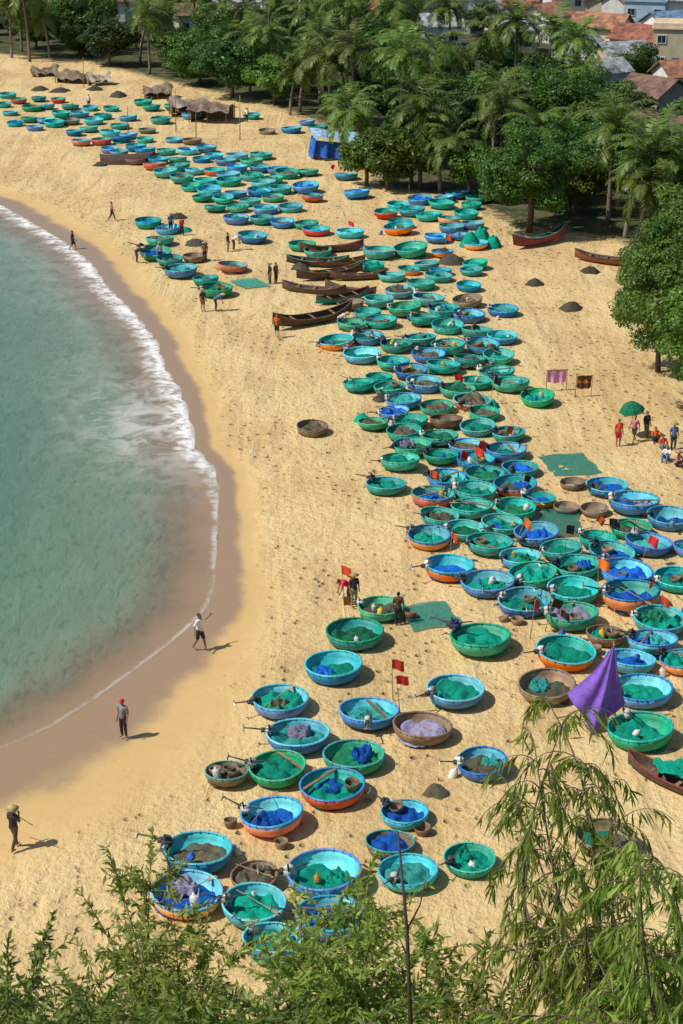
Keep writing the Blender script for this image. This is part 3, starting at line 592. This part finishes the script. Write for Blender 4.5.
M_pur=mat('violet_cloth',(.19,.09,.48),.7,.2); M_mag=mat('magenta_cloth',(.6,.28,.5),.7,.4)
t=NT('orange_brown_banner'); tc=t.n('ShaderNodeTexCoord'); sx=t.n('ShaderNodeSeparateXYZ'); t.put(sx.inputs[0],tc.outputs['Object'])
fx=t.math('PINGPONG',t.math('ADD',sx.outputs[0],10),.28); fz=t.math('PINGPONG',sx.outputs[2],.3)
mk=t.math('LESS_THAN',t.math('ADD',fx,fz),.22); M_ban=t.end(t.bsdf(t.mix(mk,(.1,.03,.02),(.65,.22,.03)),.8))
for (x,y,m,w,lab,r) in [(556,391,M_mag,1.5,'pale magenta cloth banner hung on a pole','v'),(583,397,M_ban,1.15,'orange and brown patterned banner on a pole','v')]:
    p,_=G(x,y); e=ob('banner',None,p,(0,random.uniform(-.15,.15),.15),.85,label=lab,cat='banner')
    b=MB(); b.tube([(-w/2-.05,0,0),(-w/2-.05,0,1.75)],.025,6); b.tube([(w/2+.05,0,0),(w/2+.05,0,1.75)],.025,6); b.tube([(-w/2-.15,0,1.7),(w/2+.15,0,1.7)],.02,6); ob('pole',b.mesh('banner_pole',[M_wood]),parent=e)
    cloth(lambda u,v:((u-.5)*w,.08*math.sin(u*14)*v,1.7-v*.95-.12*math.sin(u*3.1)*v),20,10,m,'cloth',e)
p,_=G(598,726); e=ob('violet_sail',None,p,label='violet cloth draped from a leaning pole beside boats',cat='cloth sail')
b=MB(); b.tube([(.75,.15,0),(.45,.05,3.9)],[.035,.025],6); b.tube([(-1.2,.2,0),(.5,.1,3.0)],[.03,.02],6); ob('pole',b.mesh('sail_pole',[M_bam]),parent=e)
def pf(u,v):
    top=Vector((.45,0,3.75)); l=Vector((-1.35,-.2,1.6)); r=Vector((1.1,.1,1.0)); m_=Vector((-.35,-.8,.12))
    base=(l.lerp(m_,u/.5) if u<.5 else m_.lerp(r,(u-.5)/.5))
    q=top.lerp(base,v); q.y+=.13*math.sin(u*17+v*2)*v-.12*math.sin(v*3.14); q.x+=.05*math.sin(u*15+v*4)*v; q.z-=.12*math.sin(v*3.14)
    return tuple(q)
cloth(pf,44,18,M_pur,'cloth',e)
p,_=G(338,157); e=ob('tarp_tent',None,p,(0,0,.15),(1.15,1,.85),label='blue tarpaulin shelter on posts under palms',cat='tent')
b=MB()
for x in(-2,2):
    for y in(-1.6,1.6): b.tube([(x,y,0),(x,y,2.3)],.06,6)
ob('post',b.mesh('tent_post',[M_wood]),parent=e)
M_tarp=mat('blue_tarpaulin',(.02,.1,.6),.5,.4,1.5,.8,.2); M_tarp2=mat('pale_tarpaulin',(.3,.45,.6),.5,.35,1.5,.4,.1)
cloth(lambda u,v:(-2.5+5.8*u,-2.1+4.1*v,2.9-.9*u+.45*v+.1*math.sin(u*11)-.12*math.sin(v*9)*u),16,10,M_tarp2,'roof',e)
cloth(lambda u,v:(-2.25+3.4*u-.2*v,-1.85+.25*math.sin(u*16)*(v+.3)-.25*v,2.55-.5*u-(1.8+.3*math.sin(u*4))*v),24,8,M_tarp,'side_sheet',e)
cloth(lambda u,v:(-2.3+.15*math.sin(u*16)-.3*v,-1.78+3.5*u,2.5-2.3*v),16,8,M_tarp,'side_sheet',e)
# huts
M_thatch=mat('thatch',(.2,.155,.105),.9,.45,1.2,.8,.1); M_tin=mat('rusty_tin',(.3,.25,.2),.6,.45,.8,.4,.05,dirt=(.14,.08,.05))
def hut(px,py,w,dp,h,rot,m,lab):
    p,_=G(px,py); e=ob('beach_hut',None,p,(0,0,rot),.85,label=lab,cat='hut')
    for x in(-w/2,0,w/2):
        for y in(-dp/2,dp/2):
            b=MB(); b.tube([(x,y,0),(x,y,h)],.08,6); ob('post',b.mesh('post',[M_wood]),parent=e)
    ph=random.uniform(0,6)
    for sg in(-1,1): cloth(lambda u,v:(-w*.56+w*1.12*u+.15*math.sin(v*7+ph),sg*(dp*.65-dp*.65*v)+.25*math.sin(u*9+ph)*(1-v),h-.6+(1.0+.35*math.sin(u*5+ph))*v+.15*math.sin(u*17+v*3+ph)),18,8,m,'roof_slope',e)
    b=MB(); b.box((0,dp/2-.1,h/2-.2),(w/2-.1,.04,h/2-.25)); b.box((-w/2+.15,.1,h/2-.3),(.04,dp/2-.3,h/2-.3)); ob('wall',b.mesh('wall',[M_wood],False),parent=e)
hut(212,121,5.5,4,2.3,-.25,M_thatch,'open fishermen hut with patched roof on posts'); hut(188,115,5,3.5,2.1,.2,M_tin,'open tin roofed hut with wooden posts'); hut(72,82,4.5,3,1.3,-.2,M_thatch,'low thatched shelter on upper beach'); hut(45,76,4,3,1.2,.2,M_thatch,'low dark thatched shelter beside palms'); hut(158,98,4,3,1.6,.1,M_thatch,'thatched shelter near trees'); hut(98,84,3.5,3,1.3,.3,M_tin,'low tin shelter on upper beach')
for x,y,h in [(176,132,5),(240,140,5),(196,140,3.5),(128,132,3),(84,88,4)]:
    p,_=G(x,y); b=MB(); b.tube([(0,0,0),(.08,0,h)],[.06,.04],6); ob('wooden_pole',b.mesh('wooden_pole',[M_wood]),p,label='bare wooden pole standing in sand',cat='pole',group='bare poles')
# ------------------------------------------------------------ houses
def rmat(name,c):
    t=NT(name); tc=t.n('ShaderNodeTexCoord'); w=t.n('ShaderNodeTexWave'); w.bands_direction='X'; t.put(w.inputs['Vector'],tc.outputs['Object']); w.inputs['Scale'].default_value=1.6
    n=t.noise(tc.outputs['Object'],1.0,4,.7); cc=t.mix(t.mr(n,.35,.65),sc(c,.5),sc(c,1.25)); return t.end(t.bsdf(cc,.75,t.bump(w.outputs[1],.6,.06)))
RM=[(rmat('red_tile_roof',(.3,.11,.07)),'red tile'),(rmat('brown_tile_roof',(.2,.11,.08)),'brown tile'),(rmat('grey_tin_roof',(.36,.38,.4)),'grey tin'),(rmat('blue_tin_roof',(.15,.27,.42)),'blue tin'),(rmat('orange_tile_roof',(.38,.18,.1)),'orange tile')]
WMt=[(mat('white_wall',(.7,.69,.66),.9,.12,1,dirt=(.45,.42,.37)),'white'),(mat('cream_wall',(.62,.53,.38),.9,.12,1,dirt=(.35,.3,.2)),'cream'),(mat('pale_blue_wall',(.4,.55,.65),.9,.12,1),'pale blue'),(mat('grey_wall',(.36,.35,.33),.9,.2,1),'grey')]
M_glass=mat('dark_window_glass',(.03,.04,.05),.15,.1); M_door=mat('painted_door',(.08,.15,.2),.6)
def house(px,py,w,dp,h,rot,ri,wi,flat=False):
    p,_=G(px,py); wm,wn=WMt[wi]; rm,rn=RM[ri]; w*=.72; dp*=.75
    e=ob('house',None,p,(0,0,rot),label='%s walled village house with %s roof among trees'%(wn,'flat' if flat else rn),cat='house',group='village houses')
    b=MB(); b.box((0,0,h/2),(w/2,dp/2,h/2)); ap=h+w*.0+dp*.28
    if not flat: b.add([(-w/2,-dp/2,h),(-w/2,dp/2,h),(-w/2,0,ap),(w/2,-dp/2,h),(w/2,dp/2,h),(w/2,0,ap)],[(0,1,2),(3,5,4)])
    ob('wall',b.mesh('wall',[wm],False),parent=e)
    b=MB(); o_=.5
    if flat: b.box((0,0,h+.12),(w/2+.25,dp/2+.25,.12)); b.box((0,-dp/2-.1,h+.55),(w/2+.1,.06,.3)); b.box((0,dp/2+.1,h+.55),(w/2+.1,.06,.3)); b.box((w*.25,dp*.1,h+1.25),(w*.15,dp*.2,1.0)) 
    else:
        dz=.56*o_
        for sg in(-1,1):
            a=[(-w/2-o_,sg*(dp/2+o_),h-dz+.06),(w/2+o_,sg*(dp/2+o_),h-dz+.06),(w/2+o_,0,ap+.06),(-w/2-o_,0,ap+.06)]; a2=[(x,y,z+.14) for x,y,z in a]
            b.add(a+a2,[(0,1,2,3),(4,5,6,7),(0,1,5,4),(1,2,6,5),(3,0,4,7)])
    ob('roof',b.mesh('roof',[wm if flat else rm],False),parent=e)
    b=MB(); b.box((0,-dp/2-.02,1.05),(.5,.05,1.05)); ob('door',b.mesh('door',[M_door],False),parent=e)
    nf=max(1,int(h//3))
    for fl in range(nf):
        for x in(-w*.32,w*.32):
            q=ob('window',None,(x,-dp/2,1.6+fl*3),parent=e); b=MB(); b.box((0,-.02,0),(.55,.04,.5)); ob('pane',b.mesh('pane',[M_glass],False),parent=q)
            b=MB(); 
            for c_,hh in(((0,-.05,.55),(.65,.05,.05)),((0,-.05,-.55),(.65,.05,.05)),((-.6,-.05,0),(.05,.05,.5)),((.6,-.05,0),(.05,.05,.5)),((0,-.07,0),(.02,.02,.5))): b.box(c_,hh)
            ob('frame',b.mesh('frame',[M_white],False),parent=q)
HS=[(470,32,9,8,6.5,.1,0,0,True),(545,40,10,8,4,.9,4,0,False),(600,52,11,8,4,-.5,4,1,False),(625,32,9,7,5,.7,0,0,False),(660,22,10,8,4,0,2,0,False),(652,126,9,8,4,-.9,1,3,False),(657,162,9,7,3.6,-.8,1,1,False),(575,70,10,7,4,1.2,2,0,False),(620,80,9,7,3.6,.4,2,1,False),
    (230,28,14,8,3.6,.05,2,3,False),(260,18,12,8,4,-.1,2,0,False),(195,34,9,7,3.4,.3,1,3,False),(320,20,10,8,4,.1,1,0,False),(430,18,12,8,4,.05,2,3,False),(395,30,10,8,3.6,-.4,0,1,False),(500,22,9,8,6.5,0,2,0,True),(540,14,10,8,6.5,.1,3,2,True),(580,20,9,8,4,.8,0,0,False),
    (640,62,10,8,3.6,-.7,0,0,False),(675,70,9,8,6,-.2,0,1,True),(509,52,9,8,3.6,.2,2,1,False),(620,8,11,8,4,.1,4,0,False),(675,5,9,8,6.5,.1,2,0,True),(480,5,12,9,4,.1,0,0,False),(360,6,12,8,4,.5,2,0,False),(560,0,11,8,4,0,4,0,False),(130,20,10,8,3.6,0,1,0,False),(680,105,8,7,4,.3,4,0,False),(600,98,8,6,3.6,.5,2,2,False),(440,46,8,7,3.4,.1,2,2,False),
    (560,30,8,7,6.2,.3,2,0,True),(645,40,9,7,6.2,-.3,2,2,True),(605,24,9,8,4,1.3,1,1,False),(665,48,8,7,4,.5,3,0,False),(525,28,8,7,4,-.6,0,0,False),(590,2,9,8,6.2,.2,2,1,True),(650,2,9,8,4,.4,0,0,False),(520,5,9,8,4,.3,1,0,False),(410,2,10,8,6,.1,2,1,True),(450,-4,9,8,4,.7,4,0,False),(290,4,10,8,4,.2,0,0,False)]
hpos=[]
for q in HS: house(*q); hpos.append((G(q[0],q[1])[0],max(q[2],q[3])*.5))
# ------------------------------------------------------------ trees
M_bark=mat('bark',(.16,.12,.085),.9,.3,3,.6,.05); M_pbark=mat('palm_bark',(.24,.2,.16),.9,.3,4,.6,.04)
L_broad=[leafmat('broad_leaf_a',(.025,.085,.013),(.11,.215,.032)),leafmat('broad_leaf_b',(.045,.12,.014),(.18,.28,.042)),leafmat('broad_leaf_c',(.02,.068,.017),(.085,.165,.03))]
L_palm=leafmat('palm_leaf',(.055,.14,.016),(.22,.31,.055),.3)
def quads(name,C,A,B,m):
    """rhombic leaves: centre C, half axis A (length), half axis B (width)"""
    n=len(C); v=np.stack([C-A,C-A*.1+B,C+A,C-A*.1-B],1).reshape(-1,3)
    me=bpy.data.meshes.new(name); me.vertices.add(4*n); me.vertices.foreach_set('co',v.astype(np.float32).ravel())
    me.loops.add(4*n); me.loops.foreach_set('vertex_index',np.arange(4*n,dtype=np.int32)); me.polygons.add(n); me.polygons.foreach_set('loop_start',np.arange(0,4*n,4,dtype=np.int32))
    me.update(calc_edges=True); me.materials.append(m); return me
def unit(a): return a/np.maximum(np.linalg.norm(a,axis=-1,keepdims=True),1e-6)
def broad(seed,r,h,m,nl=7500,ls=.26,nc=34,cr=(.2,.36)):
    rs=np.random.RandomState(seed); b=MB(); th=h*.35
    b.tube([(0,0,-.3),(.1,.05,th*.5),(0,.1,th),(.2,.1,th*1.6)],[.28,.22,.18,.1],8)
    cl=[]; zc=h*.58; rz=h*.42
    for k in range(nc):
        d=rs.normal(size=3); d/=np.linalg.norm(d); q=rs.uniform(.45,.95)
        c=np.array([d[0]*r*q,d[1]*r*q,zc+d[2]*rz*q]); 
        if c[2]<h*.16: c[2]=h*.16+rs.uniform(0,.6)
        cl.append(c)
        if k%2==0: b.tube([(0,.05,th*rs.uniform(.6,1.2)),tuple(c*.5+np.array([0,0,th*.4])),tuple(c)],[.11,.06,.02],5)
    cl=np.array(cl); rad=rs.uniform(cr[0],cr[1],size=len(cl))*r
    k=rs.randint(0,len(cl),nl); d=unit(rs.normal(size=(nl,3))); q=rs.uniform(.55,1.08,size=(nl,1))**.6
    C=cl[k]+d*rad[k][:,None]*q*np.array([1.15,1.15,.75])
    A=unit(rs.normal(size=(nl,3))+d*.3); nrm=unit(d+np.array([0,0,.5])+rs.normal(size=(nl,3))*.5); B=unit(np.cross(A,nrm))
    A=unit(np.cross(nrm,B)); s=ls*rs.uniform(.6,1.3,size=(nl,1))
    return b.mesh('trunk',[M_bark]),quads('crown',C,A*s,B*s*.55,m)
BT=[broad(1,4.8,9.5,L_broad[0],11000,.22),broad(2,3.4,7,L_broad[1],6000,.21),broad(3,4.2,8,L_broad[2],8000,.22),broad(4,3.8,8.5,L_broad[0],7000,.22),broad(5,2.8,5.5,L_broad[1],5000,.19),
    broad(6,5.4,13.5,L_broad[1],34000,.13,80,(.13,.25)),broad(7,4.2,9.0,L_broad[0],22000,.13,55,(.15,.28))]
def palm(seed,h,fl):
    rs=np.random.RandomState(seed); b=MB(); lean=rs.normal(size=2)*1.1
    pts=[(lean[0]*t*t,lean[1]*t*t,-.3+(h+.3)*t) for t in np.linspace(0,1,9)]
    b.tube(pts,[.24-.11*t for t in np.linspace(0,1,9)],8); top=np.array(pts[-1])
    C=[];A=[];B=[]; nf=int(rs.uniform(19,26))
    for k in range(nf):
        az=k*2.399+rs.normal()*.3; el=math.radians(82-105*(k/nf)**.9+rs.normal()*11); L=fl*rs.uniform(.8,1.15); dr=np.array([math.cos(az),math.sin(az)])
        p=top.copy(); e_=el; st=L/14; fp=[tuple(p)]; dp_=rs.uniform(3.8,5.5)
        for i in range(14):
            dv=np.array([dr[0]*math.cos(e_),dr[1]*math.cos(e_),math.sin(e_)]); p=p+dv*st; fp.append(tuple(p)); e_-=math.radians(dp_+4.5*i/14)
            side=np.array([-dr[1],dr[0],0]); ll=(.75*math.sin(math.pi*(.12+.85*i/14))+.15)*fl/3.6
            for sg in(-1,1):
                for o in(0,.5):
                    a=unit(side*sg*.8+dv*.6+np.array([0,0,-.35])+rs.normal(size=3)*.12); c=p+dv*st*o+a*ll*.5
                    C.append(c);A.append(a*ll*.55); bb=unit(np.cross(a,unit(np.cross(dv,side)))); B.append(bb*.08)
        b.tube(fp,[.035]*8+[.02]*7,4)
    for k in range(6): b.ell(top+np.array([.25*math.cos(k),.25*math.sin(k),-.25]),(.14,.14,.16),0,8,6)
    return b.mesh('trunk',[M_pbark]),quads('crown',np.array(C),np.array(A),np.array(B),L_palm)
PT=[palm(21,8,4.5),palm(22,6.5,4.2),palm(23,9.5,4.6),palm(24,5,3.9),palm(25,8.5,4.7),palm(26,7,4.2)]
tpos=[]
def tree_at(p,kind,k,s=1.0,sz=None):
    me=BT[k] if kind=='b' else PT[k]
    lab=['tall dense dark green broadleaf tree','round light green broadleaf tree','spreading dark green broadleaf tree','dense green broadleaf tree','small light green broadleaf tree','tall light green fine leaved tree','green fine leaved broadleaf tree'][k]+' behind the beach' if kind=='b' else 'coconut palm with arching fronds behind the beach'
    e=ob('broadleaf_tree' if kind=='b' else 'palm_tree',None,p,(0,0,random.uniform(0,6.28)),(s,s,sz or s),label=lab,cat='tree',group='broadleaf trees' if kind=='b' else 'coconut palms')
    ob('trunk',me[0],parent=e); ob('crown',me[1],parent=e); tpos.append(p.xy)
for (x,y,k,s,sz) in [(529,232,6,1.2,1.15),(388,190,1,1.0,.95),(366,186,4,.9,1),(412,188,4,.9,1),(692,415,5,1.0,1.05),(658,372,6,.8,1.0),(735,450,5,.9,.9),(672,345,6,.9,1.1),(705,330,5,.9,.9),(666,300,6,.7,.8),(575,215,1,.9,.9),(480,200,4,1,1),(232,98,2,1.1,1.0),(200,84,0,.9,.8),(180,76,3,.9,.8),(275,105,1,1,1),(345,135,3,.8,.8),(450,150,2,.9,.9),(500,150,3,1,1),(560,140,0,.9,.85),(590,160,1,1,1),(622,190,3,1,.9),(540,105,2,.9,.9),(310,90,0,.85,.8),(110,66,2,1,.9),(90,52,0,1,1),(640,205,4,1,1),(683,215,0,.8,.7),(400,130,0,.9,.8),(430,110,1,1,1),(370,100,2,.9,.9),(480,120,1,1,1)]:
    tree_at(G(x,y)[0],'b',k,s,sz)
for (x,y,k,s) in [(420,188,0,1.0),(440,192,1,.95),(470,196,3,1.0),(608,222,0,1.05),(640,240,1,1.1),(668,238,5,1.0),(625,238,3,1),(330,125,0,1),(352,128,2,.95),(300,112,1,1),(275,98,2,.9),(250,92,0,.9),(400,140,2,1),(430,120,4,1),(380,110,5,1),(515,100,2,1.05),(490,95,0,1),(545,92,4,1),(575,105,0,1),(30,62,2,1.05),(12,58,0,1),(50,58,1,1),(150,74,2,.85),(170,70,0,.9),(140,62,5,1),(350,75,2,1),(310,70,0,1),(400,75,2,1),(345,145,3,.9),(460,110,5,.9),(290,115,1,.8),(365,165,3,1.1),(500,182,0,.9),(660,210,2,.8),(70,50,2,.9),(220,60,4,.9),(320,105,2,.9),(450,75,2,1)]:
    tree_at(G(x,y)[0],'p',k,s)
cnt=0
for k in range(14000):
    if cnt>=215: break
    x=random.uniform(-60,760); y=random.uniform(-40,235)
    p,_=G(x,y)
    if p.y>470: continue
    vd=-float(sdist(np.array([p.x]),np.array([p.y]),V)[0])
    if vd>-3.5: continue
    if any((p.xy-h[0].xy).length<h[1]+1.0 for h in hpos): continue
    blk=any(h[0].y>p.y and abs(h[0].x-p.x*h[0].y/p.y)<6 and h[0].y-p.y<34 for h in hpos)
    if x>430 and blk and random.random()<.7: continue
    if any((p.xy-q).length<5.0 for q in tpos): continue
    cnt+=1
    if random.random()<.24 and not (x>430 and y<80): tree_at(p,'p',random.randint(0,5),random.uniform(.8,1.1))
    else:
        s=random.uniform(.65,1.0)
        if x>430 and y<110: s*=.8
        tree_at(p,'b',random.choice([0,0,1,2,2,3,4]),s,s*random.uniform(.75,1))
# ------------------------------------------------------------ foreground trees on the hillside
L_fg1=leafmat('narrow_leaf',(.16,.28,.035),(.46,.54,.11),.45); L_fg2=leafmat('bush_leaf',(.14,.25,.03),(.44,.53,.11),.45); L_fg3=leafmat('dark_bush_leaf',(.09,.19,.025),(.3,.4,.08),.4)
def hz(x,y): return float(hillz(np.array([x]),np.array([y]))[0])
def fgtree(root,fork,tips,name,label,leafL,leafW,tw,ntw,m,seed,droop=.6,lstep=.03,spread=.5):
    rs=np.random.RandomState(seed); b=MB(); base=Vector(root); base.z=hz(base.x,base.y)-.2
    fork=Vector(fork); b.tube([base,base.lerp(fork,.5)+Vector((.1,.05,0)),fork],[.08,.055,.035],7)
    C=[];A=[];B=[]
    for tp in tips:
        tp=Vector(tp); L=(tp-fork).length; side=Vector(rs.normal(size=3))*.08*L
        pts=[]
        for i in range(13):
            u=i/12; q=fork.lerp(tp,u)+side*math.sin(math.pi*u); pts.append(q)
        b.tube(pts,[.011*(1-u/12.5)+.003 for u in range(13)],5)
        for k in range(ntw):
            u=1-rs.uniform(0,1)**1.15*.8; 
            if k==0: u=1
            i=min(11,int(u*12)); q=pts[i].lerp(pts[i+1],u*12-i)
            dr=Vector(rs.normal(size=3)); dr.z=abs(dr.z)*.6+.2; dr.normalize()
            if u>.97: dr=(tp-pts[9]).normalized()
            l=tw*rs.uniform(.6,1.25); tp_=[q]; n=7
            for j in range(n):
                dr=(dr+Vector((0,0,-droop*.3))).normalized(); tp_.append(tp_[-1]+dr*l/n)
            b.tube(tp_,[.004]*3+[.0025]*5,3,caps=False)
            nl=int(l/lstep)
            for j in range(nl):
                w=(j+rs.uniform())/nl*n; jj=min(n-1,int(w)); c=tp_[jj].lerp(tp_[jj+1],w-jj)
                td=(tp_[jj+1]-tp_[jj]).normalized()
                a=unit(np.array(td)*.6+rs.normal(size=3)*spread+np.array([0,0,-droop])); ll=leafL*rs.uniform(.6,1.2)
                cc=np.array(c)+a*ll*.5; bb=unit(np.cross(a,rs.normal(size=3)+np.array([0,-.6,.9]))); C.append(cc);A.append(a*ll*.5);B.append(bb*leafW*.5*rs.uniform(.7,1.2))
    e=ob(name,None,base,label=label,cat='tree',group='leafy trees on the slope')
    tr=b; tr.v=[(x-base.x,y-base.y,z-base.z) for x,y,z in tr.v]
    ob('trunk',tr.mesh('trunk',[M_bark]),parent=e); ob('crown',quads('crown',np.array(C)-np.array(base),np.array(A),np.array(B),m),parent=e)
def tips(lst,dep,j=.6): return [PD(x,y,dep+random.uniform(-j,j)) for x,y in lst]
R=Vector((PD(600,1150,10).x,9.0,0))
fgtree(R,PD(600,1080,10),tips([(548,702,),(562,725),(535,748),(508,785),(590,772),(612,805),(530,835),(535,890),(515,950),(565,850),(550,940),(585,890)],10),'willowy_tree','slender tree with long narrow drooping leaves on slope',.13,.015,.36,19,L_fg1,5,1.15,.015,.42)
R=Vector((PD(670,1150,9).x,8.2,0))
fgtree(R,PD(670,1090,9.4),tips([(640,860),(668,875),(692,890),(612,905),(640,940),(680,945),(600,965),(630,990),(665,995),(585,1005),(700,970),(560,1015),(535,1015),(610,1025),(650,1030),(505,1020)],9.6,.8),'willowy_tree','bushy tree with long narrow drooping leaves on slope',.13,.015,.36,20,L_fg1,6,1.15,.015,.42)
def bush(cx,dep,tl,seed,m=L_fg2,lab='light green leafy tree growing on the slope',nt=29):
    c=PD(cx,1100,dep); fgtree(Vector((c.x,c.y-.3,0)),c,tips(tl,dep,.9),'leafy_tree',lab,.095,.026,.40,nt,m,seed,.3,.014)
bush(165,16,[(150,872),(125,900),(172,900),(105,932),(140,930),(200,940),(225,965),(90,965),(160,960),(200,980),(120,985),(180,1000),(225,1010),(80,1005),(150,1020)],31)
bush(330,15,[(300,925),(338,905),(365,893),(398,910),(425,950),(275,970),(320,955),(370,945),(405,975),(300,990),(345,990),(390,1010),(430,1000),(270,1015),(330,1020)],32)
bush(30,14,[(8,985),(38,962),(20,1010),(60,1020),(-10,990),(85,1025)],33,L_fg3,'green leafy tree growing on the slope')
bush(465,14,[(445,1000),(478,988),(510,1008),(450,1020),(490,1020)],34)
bush(220,13,[(200,1022),(240,1020),(280,1022),(160,1028),(120,1028),(320,1028),(370,1022),(410,1022)],35,L_fg3,'green leafy tree growing on the slope',26)
# dead stem
c=PD(412,1060,12); base=Vector((c.x,c.y-.2,hz(c.x,c.y)-.2)); b=MB(); top=PD(398,832,12)
b.tube([base-base,(c-base),(PD(407,930,12)-base),(top-base)],[.028,.017,.012,.007],6)
b.tube([PD(407,930,12)-base,PD(420,905,12)-base,PD(426,880,12)-base],[.009,.006,.004],4); b.tube([PD(409,960,12)-base,PD(398,935,12)-base],[.008,.004],4)
ob('dead_sapling',b.mesh('dead_sapling',[mat('dark_bark',(.05,.035,.025))]),base,label='bare thin dead stem standing on the slope',cat='tree')
# ------------------------------------------------------------ light, world, camera
w=bpy.data.worlds.new("World"); scene.world=w; w.use_nodes=True; nt=w.node_tree; bg=nt.nodes['Background']; sky=nt.nodes.new('ShaderNodeTexSky'); sky.sky_type='NISHITA'; sky.sun_disc=False
EL=D(52); AZ=D(-108)  # from +Y, negative = towards -X
sky.sun_elevation=EL; sky.sun_rotation=AZ; nt.links.new(sky.outputs[0],bg.inputs[0]); bg.inputs[1].default_value=.085
sd=Vector((math.sin(AZ)*math.cos(EL),math.cos(AZ)*math.cos(EL),math.sin(EL)))
l=bpy.data.lights.new('sun','SUN'); l.energy=4.2; l.angle=D(.5); l.color=(1,.94,.84); so=bpy.data.objects.new('sun',l); COL.objects.link(so); so.rotation_euler=sd.to_track_quat('Z','Y').to_euler()
cam=bpy.data.cameras.new('camera'); co=bpy.data.objects.new('camera',cam); COL.objects.link(co); co.location=(0,0,H); co.rotation_euler=(math.pi/2-TH,0,0)
cam.sensor_fit='VERTICAL'; cam.sensor_height=24; cam.lens=24*F/1024; cam.clip_end=8000; scene.camera=co
scene.view_settings.view_transform='Standard'; scene.view_settings.look='None'; scene.view_settings.exposure=0
